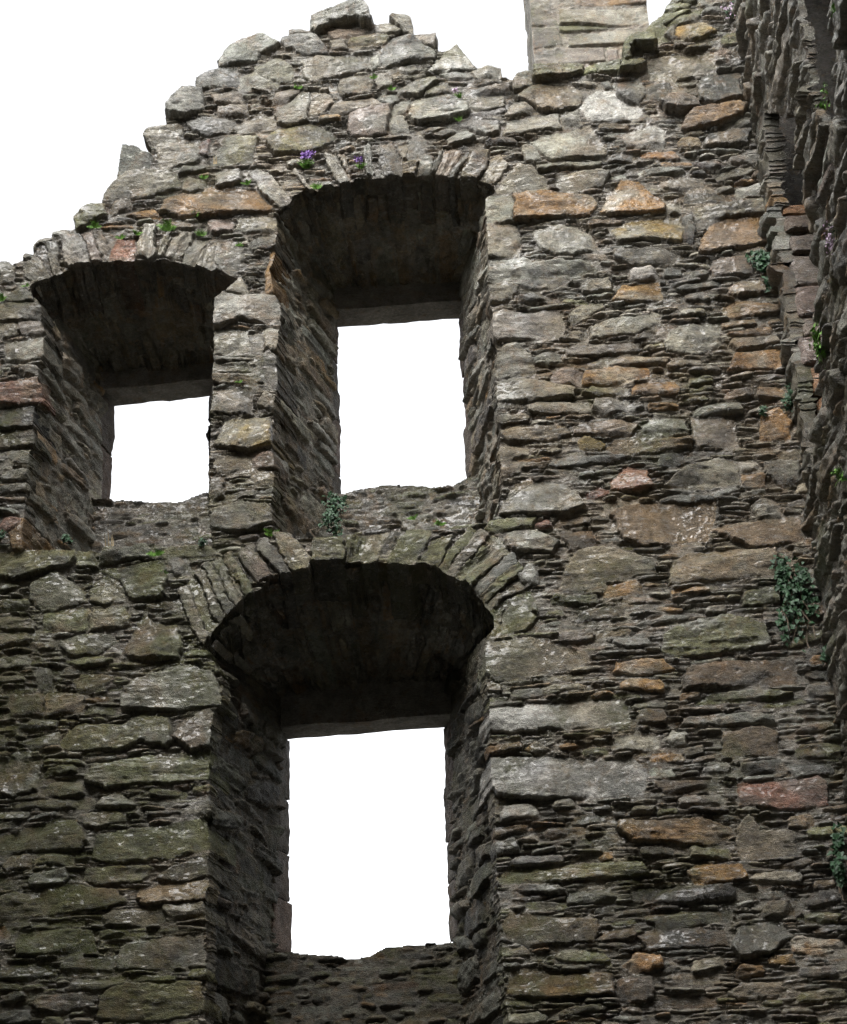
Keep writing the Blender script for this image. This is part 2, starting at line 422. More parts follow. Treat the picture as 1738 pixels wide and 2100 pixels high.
ASHLAR = stone_material('weathered_ashlar', .65, (.5, .85), .5, .86)
DRY = stone_material('sheltered_stone', .3, (.7, .95))
DRY.node_tree.nodes['Principled BSDF'].inputs['Specular IOR Level'].default_value = .25

def plain_material(name, col, var=.35, scale=14, rough=.55, trans=0.0):
    m = bpy.data.materials.new(name); m.use_nodes = True
    t = m.node_tree; bs = t.nodes['Principled BSDF']
    n = t.nodes.new('ShaderNodeTexNoise'); n.inputs['Scale'].default_value = scale; n.inputs['Detail'].default_value = 5
    g = t.nodes.new('ShaderNodeNewGeometry'); t.links.new(g.outputs['Position'], n.inputs['Vector'])
    r = t.nodes.new('ShaderNodeValToRGB'); t.links.new(n.outputs['Fac'], r.inputs[0])
    r.color_ramp.elements[0].position = .3; r.color_ramp.elements[1].position = .7
    r.color_ramp.elements[0].color = tuple(c * (1 - var) for c in col) + (1,); r.color_ramp.elements[1].color = tuple(min(1, c * (1 + var)) for c in col) + (1,)
    t.links.new(r.outputs[0], bs.inputs['Base Color']); bs.inputs['Roughness'].default_value = rough
    return m

# ------------------------------------------------------------------ traced stones (each: tile offset + scale, then polygons)
TILES = {  # name: (x0, y0, scale) in source pixels
 'A': (0, 600, .34522), 'B': (300, 0, .34522), 'C': (900, 0, .34522), 'D': (1400, 0, .34522), 'E': (1150, 0, .6605), 'R': (1300, 500, .5742),
 'Q': (1300, 1400, .6557), 'P': (0, 1400, .6554), 'G': (0, 600, .5178), 'H': (400, 1350, .6794), 'I': (0, 0, .6617), 'Z': (0, 0, 1.0), 'U': (0, 0, 1.32221)}
TRACE = '''
B g 845,540 870,480 940,380 1080,320 1200,292 1320,362 1270,410 1180,450 1130,510 1000,520 ; cap big grey domed coping stone high on the ragged edge
B t 1395,295 1400,250 1570,240 1585,280 1560,290 ; cap
B g 1345,310 1600,288 1680,370 1700,430 1580,435 1470,430 1440,380 1380,400 1345,350
Z g 845,97 845,66 860,52 900,41 934,33 986,24 1007,55 1005,82 962,72 900,80 860,100 ; cap topmost rounded boulder on the crest of the wall ; .12
Z t 821,173 866,155 900,159 995,155 1000,186 900,218 842,228 825,214
B t 1140,560 1330,475 1440,560 1420,660 1310,670 1190,630
B t 1020,640 1130,590 1190,635 1310,675 1300,700 1020,720
B g 670,630 720,590 860,555 980,560 1010,640 1000,690 690,685 ; cap
B g 435,930 440,880 560,740 720,720 715,880 590,945 480,940 ; cap ; .12
B t 850,870 1070,840 1085,920 840,945
B t 800,760 950,735 1020,735 1025,815 890,825 820,830
B t 1250,850 1310,750 1400,725 1480,725 1400,800 1340,860
B l 1310,930 1400,810 1500,740 1560,760 1560,900 1550,970 1400,1010 1315,1000
B t 1560,740 1700,780 1738,830 1690,890 1580,920
C t 20,830 340,780 390,850 240,880 100,905 20,900
B g 610,980 700,940 880,960 990,990 960,1040 740,1095 650,1060
B g 1000,1010 1180,930 1310,930 1310,1015 1030,1060
B m 1255,1150 1260,1090 1330,1050 1580,990 1738,1060 1770,1110 1640,1180 1480,1225 1310,1235 ;; .07
B m 910,1110 950,1090 1160,1105 1160,1170 1120,1290 800,1310 860,1220
B t 265,1080 310,1030 520,995 560,1010 530,1120 330,1165 ; cap
B t 365,1180 420,1160 680,1135 700,1180 710,1270 680,1300 390,1335
B g 60,1370 75,1270 105,1175 140,1175 310,1240 320,1340 230,1360 ; cap
Z t 278,545 290,510 320,490 360,473 455,470 483,487 486,521 400,540 300,545
B t 570,1480 650,1420 740,1440 750,1500 640,1530 570,1525
B g 550,1390 620,1330 740,1325 745,1360 640,1380
B g 850,1370 1030,1350 1040,1440 850,1480
B b 400,1700 450,1630 560,1560 700,1560 800,1490 960,1490 1150,1510 1210,1580 1260,1640 1250,1680 900,1710 560,1730 ;; .06
B g 1110,1370 1160,1340 1290,1410 1420,1600 1330,1640 1200,1510 ; v2
B l 1440,1350 1470,1345 1600,1520 1570,1530 ; v2
B d 0,1660 40,1600 150,1590 160,1660 60,1690 0,1720
B o 140,1720 200,1690 330,1670 400,1738
B r 700,1150 770,1130 785,1230 720,1220
C t 325,205 440,195 560,280 440,300 345,280 ; cap
C t 450,180 480,155 620,148 640,290 560,260 ; cap ; .08
C p 0,290 60,260 250,255 240,290 40,320
C m 130,360 180,310 370,285 500,300 440,350 360,370 170,390
C g 0,350 110,340 120,400 0,410
C g 375,500 400,400 470,325 630,300 780,390 830,410 825,475 610,510 420,535 ;; .07
C t 660,285 820,270 830,400 760,380 ; cap
C t 300,470 355,450 360,530 310,555
C l 800,550 980,355 1140,555 950,570 780,570 ; cap pointed pale stone standing like a tooth on the wall edge
C t 490,600 550,540 640,535 690,575 500,615
C g 870,600 940,580 1080,590 1100,620 1050,640 920,630
C t 1110,580 1180,555 1335,555 1330,620 1140,630 ; cap
C t 50,740 100,640 300,590 330,690 320,740 80,780
C t 350,650 380,600 470,610 470,690 380,705
C t 510,710 700,640 820,620 835,660 690,770 530,740
C g 1080,730 1390,690 1395,745 1100,785
C t 1080,850 1090,800 1350,770 1350,850 1110,895
C l 620,940 640,840 720,780 880,760 1000,790 1070,860 1080,910 940,955 700,995 630,965 ;; .07
C t 760,750 840,690 890,700 930,770 740,780
C g 465,910 500,840 620,800 640,840 590,900 480,920
C g 460,950 560,930 610,1000 610,1040 480,1045
C p 130,1060 160,940 260,880 440,870 450,980 400,1060 290,1090 170,1085 ;; .09
C g 370,780 420,745 510,780 520,830 440,850 400,820
C g 1420,700 1450,620 1520,590 1565,600 1560,690 1430,730 ; cap
C g 1000,980 1300,970 1320,1050 1230,1085 1150,1065 1080,1020
Z g 1375,335 1519,319 1519,350 1469,359 1473,361 1376,369
D b 10,790 120,700 460,700 505,745 500,860 380,890 200,895 100,830
C t 1370,930 1440,820 1480,820 1610,905 1400,935
C l 670,1050 960,1000 965,1020 690,1070
C g 820,1080 960,1020 1000,1050 880,1105
C g 900,1110 1040,1050 1140,1110 930,1160
C t -60,1215 45,1250 150,1440 70,1480 -10,1340 ; v2
C b 50,1230 100,1230 150,1340 155,1425 90,1290 ; v2
C l 245,1180 280,1135 300,1190 350,1380 300,1390 ; v2
C t 380,1190 470,1145 545,1330 540,1395 420,1400 385,1290 ; v2
C t 530,1170 590,1160 560,1270 545,1240
C g 600,1120 730,1120 725,1240 700,1300 580,1290 ; v2
C m 555,1310 695,1305 660,1395 545,1395 ; v2
C g 740,1265 815,1260 790,1390 695,1385 700,1320 ; v2
C d 815,1320 880,1195 890,1215 830,1360 795,1385 ; v2
C p 890,1200 1015,1200 990,1300 920,1410 830,1390 870,1300 ; v2
C d 1030,1240 1075,1205 1020,1330 960,1420 930,1400 ; v2
C t 1090,1200 1240,1195 1230,1260 1140,1420 1020,1410 1080,1270 ; v2
C t 1250,1260 1330,1240 1370,1330 1270,1460 1150,1440 ; v2
C t 1290,1520 1340,1450 1450,1330 1560,1350 1680,1440 1690,1495 1320,1530
Z l 1318,542 1344,538 1390,537 1390,605 1325,610
Z o 1392,536 1480,522 1530,527 1588,533 1616,560 1607,590 1500,596 1392,603
C g 1500,1180 1570,1150 1640,1270 1530,1300
D t 160,1320 640,1290 640,1315 170,1360
D m 125,560 400,525 520,530 535,590 430,625 220,660 125,655 ; cap mossy slab laid flat at the foot of the chimney ; .10
D m 545,560 640,510 640,600 550,600 ; cap
D m 650,510 820,495 815,590 650,600 ; cap
D m 990,330 1050,220 1160,130 1340,120 1250,170 1160,210 1220,300 1210,340 1100,360 ; cap
D m 1165,110 1190,60 1310,40 1340,60 1320,100 ; cap
D m 1190,50 1240,0 1420,0 1400,30 1310,45
D g 1410,70 1430,20 1700,0 1738,0 1738,20 1600,50
D m 1170,220 1290,150 1440,90 1420,160 1320,200
D g 1450,110 1580,70 1590,110 1460,125
D y 1260,300 1260,230 1450,200 1560,280 1440,310 1300,325
D g 1050,330 1060,280 1230,240 1240,320 1100,360
D m 830,540 855,370 960,330 1080,350 1100,420 1010,430 920,400 880,450 880,520 ; cap ; .16
D m 790,620 830,570 980,530 1000,560 950,590 810,615 ;; .14
D t 1020,510 1120,480 1540,430 1550,540 1400,600 1060,650 1040,590
D g 460,680 620,665 670,715 480,695
D g 680,680 770,670 780,710 690,715
D d 800,680 960,650 1000,740 960,830 880,840 810,770
D w 515,870 560,800 640,755 770,740 830,820 950,850 1000,900 960,940 800,945 740,970 590,970
D l 120,1130 240,1080 400,1050 570,1010 610,1070 690,1190 680,1240 280,1275 180,1190
D w 820,1120 900,1070 1090,1025 1160,1060 1160,1180 960,1195 870,1180
D p 1130,850 1180,780 1290,740 1430,800 1440,870 1270,910 1170,890 ;; .11
D b 1340,960 1390,900 1560,870 1738,860 1800,870 1780,930 1560,1010 1330,1050 1300,1040 ;; .11
D d 1430,690 1490,630 1738,580 1760,800 1560,830 1440,780 ;; .08
D d 1480,1170 1510,1080 1738,1050 1820,1050 1800,1150 1500,1185 ;; .08
D d 1010,760 1020,690 1200,680 1210,750 1150,810 1010,790
D g 360,910 490,900 510,990 370,1010
D t 330,1400 640,1350 720,1370 670,1470 420,1500 340,1470
D o 980,1240 1250,1210 1290,1260 1140,1275 990,1260
D o 680,1690 730,1560 830,1430 960,1450 1040,1520 1140,1600 1150,1690 800,1700
D l 980,1380 1150,1345 1330,1350 1330,1380 1000,1390
D d 1310,1580 1350,1545 1690,1540 1690,1590 1440,1610 1320,1610
D g 1170,1640 1280,1630 1285,1690 1180,1700
Z t 1890,575 1960,562 2072,548 2075,583 1960,595 1892,607
D g 1160,1450 1300,1420 1470,1440 1450,1500 1330,1520 1180,1490
D p 1420,1310 1560,1290 1640,1320 1480,1340
E b 1140,1040 1175,940 1240,900 1400,895 1420,1000 1300,1030 1150,1050
E l 450,960 540,940 620,940 690,980 720,1030 620,1060 560,1055 510,1045 470,1010
E t 260,930 370,925 390,980 380,1060 330,1065 262,1065
E y 780,955 830,925 1040,905 1090,950 1060,1000 930,990 810,1000
E d 1050,910 1100,900 1115,960 1110,1010 1070,990
E t 790,1070 790,1040 960,1035 1080,1060 1020,1090 850,1095
E p 1175,1120 1190,1080 1340,1060 1345,1130 1200,1150
E l 260,1120 275,1085 400,1080 440,1095 530,1090 660,1095 720,1110 640,1145 480,1150 270,1160
E g 410,1180 440,1160 580,1160 540,1195 430,1195
E t 275,1250 270,1190 340,1170 390,1190 370,1225 320,1250
E o 790,1240 820,1180 960,1170 965,1240 850,1250
E l 275,1390 285,1305 330,1290 555,1290 565,1390 290,1405
E t 590,1300 630,1265 740,1255 740,1280 660,1310 600,1330
E t 680,1350 820,1320 960,1300 970,1330 860,1370 690,1390
E b 1240,1190 1300,1165 1440,1165 1445,1210 1240,1215
E b 1235,1260 1270,1240 1440,1270 1445,1290 1280,1305 1235,1290
R l 875,760 900,710 1000,675 1120,670 1135,760 1060,800 890,800
R o 1180,900 1215,810 1445,795 1460,855 1330,885
R o 495,960 500,905 620,880 790,870 805,910 650,950
R t 490,1000 540,975 690,970 690,1000 560,1005
R t 85,905 85,830 120,780 180,775 240,830 250,900 200,920 110,915
R g 245,840 280,820 390,820 400,850 330,870 260,860
R t 80,1000 85,945 180,930 330,950 450,980 440,1005 300,1025 90,1030
R l 230,1050 270,1040 510,1040 520,1080 380,1090 300,1095 240,1080
R g 540,1060 560,1030 690,1030 690,1080 600,1095
R t 110,1180 150,1165 400,1160 425,1190 330,1210 150,1225
R b 450,1190 480,1140 640,1125 740,1150 720,1190 600,1195
R y 470,1220 510,1205 590,1235 580,1265 480,1260
R b 600,1260 640,1215 960,1205 1000,1220 990,1250 800,1275
R l 770,1150 800,1125 960,1120 980,1160 900,1185 780,1185
R p 1010,1200 1010,1115 1190,1110 1200,1235 1030,1250
R o 1320,1210 1345,1110 1400,1080 1460,1140 1450,1215 1330,1225
R g 345,1330 360,1310 680,1285 685,1310 560,1325 380,1340
R r 610,1420 700,1340 790,1360 830,1440 720,1460 620,1450
R t 880,1420 960,1360 1140,1310 1220,1330 1225,1410 1060,1440
R w 1235,1360 1240,1320 1290,1320 1320,1350
R o 1245,1420 1250,1380 1340,1380 1340,1430 1260,1440
R d 1345,1330 1490,1330 1505,1410 1440,1430 1350,1380
R t 110,1570 150,1450 220,1410 370,1420 460,1470 490,1530 430,1560 200,1560
R r 505,1470 560,1440 605,1460 580,1480 510,1485
R b 625,1570 700,1540 900,1515 1110,1510 1090,1690 880,1700 760,1710 690,1680
R t 1280,1530 1330,1500 1400,1500 1410,1570 1300,1580
R b 1110,1640 1210,1610 1500,1590 1520,1680 1300,1720 1200,1690
R m 40,1640 60,1610 270,1580 250,1620 80,1650
R r 280,1620 320,1590 350,1620 290,1630
R b 360,1620 380,1590 510,1580 510,1610
R l 100,1720 140,1660 280,1640 370,1690 350,1741 120,1741
R b 390,1650 520,1640 550,1720 430,1730
R d 860,1500 900,1470 1100,1480 1090,1495 900,1510
R g 1020,1095 1030,1070 1110,1045 1220,1045 1235,1080 1100,1085
R b 1145,665 1290,645 1300,670 1150,690
R b 1180,720 1380,690 1390,720 1200,725
R b 1190,760 1210,740 1410,730 1420,760 1220,785
R g 420,800 470,770 750,760 750,795 560,815 430,820
R t 390,740 440,705 510,690 505,730
R g 440,860 740,830 900,830 880,850 620,870
R l 90,1290 100,1260 235,1250 240,1280 120,1310
R g 105,1350 190,1335 200,1380 110,1385
R p 340,920 420,880 490,900 480,960 360,930
Q b 785,280 800,190 870,165 1220,140 1230,240 1080,260 850,275
Q t 335,290 380,180 410,145 560,145 720,190 730,240 500,280
Q l 160,310 175,240 220,205 260,280
Q m 70,500 90,340 200,320 230,430 200,480
Q t 20,610 30,545 220,520 430,570 450,600 330,640 70,685 30,660
Q l 560,530 580,510 690,500 705,535 600,550
Q m 760,560 770,500 900,440 1020,420 1180,460 1200,530 1080,560 820,580 ;; .07
Q o 550,650 560,620 760,600 800,640 660,665
Q b 835,720 860,640 960,615 1290,605 1310,690 1010,710
Q w 40,880 45,810 130,795 420,775 600,780 620,850 430,870 150,900 60,895
Q o 350,960 380,945 410,950 390,965
Q o 195,970 240,945 290,965 230,980
Q w 55,1140 50,1020 200,1005 640,1010 690,1080 670,1150 500,1160 250,1175 70,1160 ;; .06
Q b 1000,990 1010,910 1190,885 1230,900 1225,990
Q r 1085,1200 1085,1110 1390,1090 1425,1110 1425,1190 1250,1215
Q l 760,930 800,895 860,900 860,940 810,955
Q d 1270,1040 1450,1035 1465,1070 1300,1075
Q m 900,780 960,745 1220,730 1290,735 1200,765
Q g 850,860 860,840 1210,830 1225,860 1000,875
Q d 1085,1070 1090,1030 1240,1015 1250,1050
Q d 730,1110 780,1100 970,1095 990,1120 800,1145
Q b 570,1300 580,1270 760,1275 900,1250 1030,1290 1045,1320 950,1355 640,1355
Q t 1070,1360 1075,1290 1120,1250 1160,1310 1290,1320 1300,1390 1200,1410 1100,1410
Q m 75,1500 120,1465 400,1445 680,1440 700,1490 400,1500 100,1520
Q o 865,1480 900,1450 1080,1440 1115,1500 1000,1510 900,1520
Q d 640,1590 650,1550 1040,1530 1055,1580 830,1600
Q o 490,1420 540,1400 550,1415 510,1425
Q o 175,1350 220,1325 235,1338
Q b 100,1690 130,1640 480,1680 490,1700 470,1770 200,1770 120,1730
Q m 690,1670 800,1640 1040,1635 1040,1665 900,1690 740,1700
Q d 650,1740 700,1715 1010,1710 1020,1770 700,1790
Q o 590,1860 640,1810 740,1820 755,1855 700,1865 640,1885
Q b 570,1990 580,1920 700,1910 710,1990 620,2010
Q b 110,1980 140,1900 540,1900 545,1980 380,1990 200,1990
Q t 1040,1780 1080,1700 1250,1680 1300,1740 1200,1800 1070,1820
Q t 1040,1980 1100,1940 1250,1930 1220,1980 1080,2000
Q b 260,1320 280,1300 430,1295 440,1310 300,1330
Q m 1320,1660 1370,1640 1500,1650 1480,1680
Q t 640,1220 650,1205 730,1205 720,1230
P m 0,250 0,160 150,145 310,140 320,180 290,210 150,245 60,260 ;; .07
P m 330,215 330,155 390,155 395,210
P l 415,200 430,165 620,122 635,150 620,175 ;; .10
P m 650,185 720,135 860,130 920,165 800,180
P t 135,350 140,290 240,240 350,310 360,360 180,395
P m 385,360 390,310 440,255 520,270 525,340 430,370
P m 520,310 430,230 500,225 670,200 685,270 670,340 570,350
P g 700,190 780,190 790,240 720,245
P m 190,480 190,410 260,390 365,390 370,480
P m 375,480 385,400 530,380 540,450
P m 250,530 370,500 430,490 480,520 410,570 300,580
P m 290,610 380,590 460,590 440,620 320,625
P m 510,570 545,500 600,410 640,450 740,460 760,540 740,600 600,605 ;; .07
P l 515,800 520,740 570,680 780,630 870,650 900,700 910,790 720,800 ;; .07
P d 160,640 215,650 215,720 165,720
P m 300,690 340,670 470,680 440,720 330,740
P b 45,750 190,745 190,825 50,825
P b 195,745 340,740 345,800 200,830
P m 270,960 290,910 350,870 520,870 610,830 690,840 710,930 690,955 600,930 500,970 300,980
P g 720,920 760,860 860,800 900,850 870,960 790,970
P g 80,880 130,845 240,850 240,875 120,890
P g 80,950 130,930 250,900 255,950 130,970
P m 355,1100 390,1040 560,1010 720,985 865,985 875,1080 700,1100 450,1130 ;; .06
P g 0,1130 0,1030 160,1025 155,1130 60,1170
P m 190,1150 230,1110 320,1100 345,1150 260,1170
P m 70,1210 120,1195 300,1175 400,1180 390,1210
P l 405,1210 440,1175 500,1165 570,1200 480,1215
P g 760,1230 860,1160 870,1230 800,1250
P m 350,1285 370,1240 480,1225 540,1260 430,1290
P m 0,1400 0,1340 230,1265 310,1270 345,1350 330,1390 130,1390
P m 390,1420 400,1340 520,1310 850,1260 875,1370 700,1410 500,1435
P b 25,1450 60,1420 130,1415 130,1465 40,1470
P m 140,1440 220,1405 300,1405 300,1450
P m 305,1430 330,1405 385,1410 370,1435
P m 355,1510 370,1470 480,1455 630,1460 580,1510 400,1520
P t 660,1500 720,1450 850,1410 900,1440 870,1480 760,1515
P b 570,1580 580,1555 700,1525 860,1520 870,1590 740,1605 600,1605
P m 165,1610 175,1560 300,1540 480,1550 520,1590 430,1620 190,1645
P b 0,1680 0,1580 60,1565 150,1590 160,1630 100,1670
P t 430,1660 470,1640 680,1620 690,1680 560,1695 440,1690
P t 690,1630 830,1610 850,1660 720,1670
P m 70,1770 90,1740 200,1720 380,1720 395,1800 160,1815 80,1820
P m 410,1720 520,1705 530,1735 420,1745
P l 495,1870 505,1790 560,1770 840,1740 855,1840 680,1870 520,1880
P g 270,1880 300,1840 480,1830 460,1890 300,1900
P m 270,1960 330,1920 520,1915 510,1940 380,1960
P m 540,1915 740,1905 735,1930 560,1935
P m 415,2080 420,1990 470,1950 840,1930 855,2050 700,2085 560,2090
P t 145,2030 180,1990 340,1975 390,2020 250,2060 160,2050
P d 0,1880 100,1850 230,1870 240,1910 0,1920
A t 0,500 0,335 80,325 100,400 90,490
A d 20,660 110,560 200,525 270,610 280,660 120,650
A t 0,800 0,680 320,665 345,700 330,800
A t 0,930 0,830 155,805 150,900 60,920
A p 150,880 180,820 310,800 370,860 330,910 200,910
A t 60,1100 60,960 350,935 360,1080 240,1110
A t 100,1170 300,1160 320,1230 180,1230
A r 0,1450 0,1310 150,1270 310,1265 360,1400 350,1440 200,1450
A d 0,1640 0,1490 260,1455 280,1640 100,1650
G b 0,1200 0,1120 180,1090 200,1170 120,1185
G t 30,1220 190,1200 210,1260 60,1280
G o 60,1650 110,1560 140,1590 140,1738 70,1738
G r 0,1600 20,1560 100,1560 105,1620 10,1640
G t 1185,395 1265,310 1310,395
G l 1125,570 1130,430 1160,405 1450,405 1475,500 1440,540 1260,520 1160,570 ;; .08
G t 1125,700 1130,590 1280,575 1295,680 1200,710
G t 1390,570 1480,580 1500,700 1400,680
G o 1400,390 1410,260 1440,170 1470,230 1500,400
G g 1350,760 1410,690 1480,760 1500,830 1450,880 1330,820
G t 1110,1010 1120,900 1310,895 1310,990 1200,1020
G t 1350,960 1380,920 1480,940 1500,1000 1420,1000
G y 1130,1190 1180,1060 1250,1035 1410,1040 1430,1180 1330,1210 1200,1195 ;; .07
G t 1120,1300 1140,1240 1330,1240 1320,1300 1150,1325
G p 1330,1290 1340,1230 1430,1220 1450,1300 1360,1310
G t 1330,1360 1330,1320 1440,1320 1450,1380 1360,1390
G t 1110,1470 1110,1350 1170,1350 1170,1450
G t 1115,1590 1130,1520 1270,1490 1420,1500 1430,1580 1300,1640 1200,1630 ;; .08
G p 1260,1665 1360,1645 1350,1665 1265,1680
G p 1100,60 1110,20 1210,10 1215,60 1140,75
G t 1240,60 1260,10 1460,0 1490,40 1400,70
G t 1310,150 1340,110 1450,80 1460,140 1400,165 1330,165
A t 190,440 180,370 270,300 330,330 390,450 260,490 ; v1
A d 270,250 310,180 360,200 410,440 395,450 340,330 ; v1
A g 365,200 430,180 500,410 430,435 ; v1
A g 470,180 480,150 640,130 740,360 560,380 510,300 ; v1
A p 660,130 740,110 800,240 830,330 760,350 700,250 ; v1
A t 745,115 820,110 880,220 860,320 805,240 ; v1
A r 890,250 940,160 1070,140 1080,220 1050,350 930,320 890,320 ; v1
A l 1070,260 1140,50 1220,60 1225,280 1190,320 1090,290 ; v1
A t 1240,300 1320,130 1350,150 1280,310 ; v1
A l 1290,300 1420,100 1530,110 1500,200 1400,310 ; v1
A t 1425,350 1460,250 1550,165 1640,160 1580,290 1520,360 ; v1
A t 1550,380 1620,230 1700,170 1738,190 1720,390 1640,410 ; v1
G t 1110,250 1130,180 1190,130 1270,140 1280,200 1220,300 ; v1
A g 415,140 420,100 590,80 590,120 470,135 ; cap
A t 270,240 290,180 360,150 410,160 430,180 330,210 ; cap
A d 185,300 210,265 260,275 250,300 ; cap
I m 310,910 360,855 420,850 440,900 330,960 ; cap ; .09
U m 902,1167 914,1177 980,1096 964,1084 ; v3
U t 920,1177 932,1187 1004,1103 988,1089 ; v3
U m 937,1187 949,1197 1028,1115 1012,1101 ; v3
U m 953,1198 963,1208 1047,1132 1033,1116 ; v3
U g 967,1210 977,1222 1065,1152 1051,1136 ; v3
U m 981,1224 989,1236 1079,1176 1067,1158 ; v3
U t 992,1240 1000,1252 1090,1203 1080,1185 ; v3
U m 1002,1257 1008,1271 1096,1234 1088,1214 ; v3
U m 1010,1277 1014,1291 1099,1266 1093,1246 ; v3
U t 417,1327 431,1321 385,1202 367,1210 ; v3
U m 434,1302 448,1296 403,1186 385,1194 ; v3
U t 451,1281 465,1275 421,1174 403,1182 ; v3
U g 470,1262 484,1254 438,1160 422,1168 ; v3
U t 488,1244 502,1236 457,1147 441,1155 ; v3
U m 507,1228 521,1220 478,1136 462,1144 ; v3
H p 375,230 420,200 500,310 450,345 ; v3
H g 440,200 480,170 580,310 540,310 ; v3
H m 510,150 570,140 640,250 650,300 575,300 ; v3
H m 660,200 670,180 770,170 780,260 650,265 ; v3
H m 790,200 800,120 870,125 870,180 840,250 790,260 ; v3
H t 850,250 890,110 980,100 960,170 920,265 860,270 ; v3
H d 940,210 1010,110 1030,120 960,230 ; v3
H m 970,260 1030,130 1080,110 1130,140 1100,200 1050,270 ; v3
H m 1095,250 1130,190 1210,160 1190,230 1150,275 ; v3
'''
SIL = [(-120,548),(0,539),(21,539),(26,546),(50,535),(48,529),(56,522),(69,527),(70,511),(81,498),(94,492),(107,494),(110,480),(125,476),(154,473),(155,455),(180,428),(208,424),(213,400),(240,373),(243,350),(255,308),(280,310),(308,320),(313,313),(294,283),(305,270),(345,260),(340,245),(343,225),(378,193),(415,188),(401,178),(403,165),(420,153),(450,143),(446,130),(470,100),(500,85),(543,76),(573,95),(578,80),(593,78),(592,65),(637,64),(640,45),(680,28),(745,18),(761,40),(762,55),(796,51),(806,40),(843,39),(850,74),(895,70),(899,106),(918,107),(937,93),(978,145),(989,144),(1029,144),(1031,164),(1054,167),(1062,157),(1078,153),(1089,151),(1091,142),(1163,136),(1197,137),(1226,132),(1273,128),(1282,97),(1315,84),(1333,52),(1362,31),(1370,14),(1380,1),(1388,-10),(1440,-70),(1760,-150)]
WIN = {
 1: dict(left=[(70,613),(90,636),(87,663),(97,689),(93,702),(94,736),(82,757),(82,784),(93,815),(92,832),(72,840),(71,880),(77,916),(66,931),(60,963),(56,1022),(52,1061),(50,1128)],
         arch=[(64,590),(75,580),(107,571),(131,561),(193,548),(243,538),(311,539),(399,549),(428,560),(478,571),(489,575)],
         right=[(474,595),(456,612),(442,624),(441,670),(439,740),(437,806),(434,860),(431,916),(430,1031),(434,1080),(437,1120)],
         bottom=[(357,1126),(315,1119),(206,1137),(154,1131)],
         backL=[(206,800),(200,1030)], backR=[(455,800),(455,1020)], lint=[(192,768),(452,755)],
         sky=[(239,832),(427,814),(425,1008),(227,1031)], sill=[(150,1034),(198,1030),(227,1028),(265,1026),(330,1033),(372,1031),(392,1022),(433,1010),(470,1005)], d1=1.05),
 2: dict(left=[(567,442),(572,476),(566,520),(556,560),(566,612),(577,630),(577,670),(574,700),(570,740),(572,800),(562,860),(560,916),(566,960),(562,1000),(560,1050),(562,1098)],
         arch=[(567,440),(597,420),(606,404),(628,392),(652,398),(668,388),(699,386),(720,378),(759,369),(790,366),(822,364),(887,363),(921,367),(947,368),(978,372),(1012,386)],
         right=[(1013,400),(996,410),(998,465),(1002,545),(1000,605),(1011,650),(1012,703),(1020,722),(1015,775),(1021,840),(1025,890),(1025,945),(1031,985),(1022,1055),(1010,1070)],
         bottom=[(940,1088),(845,1090),(720,1104),(640,1108)],
         backL=[(679,654),(677,1002)], backR=[(950,643),(981,985)], lint=[(672,602),(948,588)],
         sky=[(697,672),(938,655),(958,1000),(700,1015)], sill=[(640,1030),(675,1010),(701,1015),(725,1008),(756,1001),(817,997),(880,1000),(908,1005),(945,991),(960,981),(1000,975)], d1=1.1),
 3: dict(left=[(421,1329),(457,1381),(457,1447),(441,1458),(431,1545),(431,1591),(433,1668),(426,1684),(433,1740),(428,1766),(431,1822),(423,1853),(426,1997),(423,2049),(423,2300)],
         arch=[(421,1329),(441,1298),(477,1257),(508,1226),(534,1211),(559,1188),(600,1180),(636,1172),(640,1158),(703,1156),(744,1160),(775,1157),(842,1161),(893,1162),(914,1180),(955,1198),(981,1226),(1012,1266)],
         right=[(1012,1290),(996,1324),(996,1391),(1004,1458),(1006,1499),(1006,1566),(1011,1627),(1017,1689),(1017,1792),(1027,1869),(1030,1971),(1042,2100),(1046,2300)],
         bottom=[],
         backL=[(572,1514),(556,1960)], backR=[(932,1500),(945,1940)], lint=[(560,1447),(925,1412)],
         sky=[(598,1517),(905,1493),(925,1940),(598,1957)], sill=[(520,1958),(554,1956),(598,1952),(662,1960),(724,1966),(760,1961),(791,1943),(837,1940),(924,1933),(960,1932)], d1=1.15)}

# ------------------------------------------------------------------ the wall face
def thing(name, label, cat, org=(0, 0, 0), group=None):
    o = bpy.data.objects.new(name, None); C.objects.link(o); o.empty_display_size = .2
    o.location = org; o['kind'] = 'thing'; o['org'] = tuple(float(v) for v in org); o['label'] = label; o['category'] = cat
    if group: o['group'] = group
    return o
wallT = thing('ruined_wall', 'tall ruined rubble wall with three arched window openings and a ragged broken top', 'wall', (0, .7, 0))

XC = un(1601, 600)[0]                       # inner corner with the side wall
x_left = un(-70, 1050)[0] - .45
z_bot = un(869, 2100)[1] - .45
z_top = un(1500, -60)[1] + .1
RES = .0056
T_WALL = 1.42
lay = Layout(x_left, XC + .02, z_bot, z_top, RES, 11)
special = {}; traced = []
for line in TRACE.strip().splitlines():
    q = line.split(';'); w = q[0].split()
    ox, oy, s_ = TILES[w[0]]
    pts = [tuple(map(float, p.split(','))) for p in w[2:]]
    poly = [un((ox + a * s_) / 1.32221, (oy + b * s_) / 1.32221) for a, b in pts]
    tag_ = q[1].strip() if len(q) > 1 else ''
    hh = float(q[2]) if len(q) > 2 and q[2].strip() else (.038 + .03 * random.Random(line).random() if tag_[:1] != 'v' else .025 + .06 * random.Random(line).random())
    k = lay.put(poly, w[1], hh, 0, .017 if tag_[:1] != 'v' else .012, grow=.014 if tag_[:1] != 'v' else (.012 if tag_ == 'v3' else .007))
    traced.append(k)
    if tag_ and k: special[k] = tag_
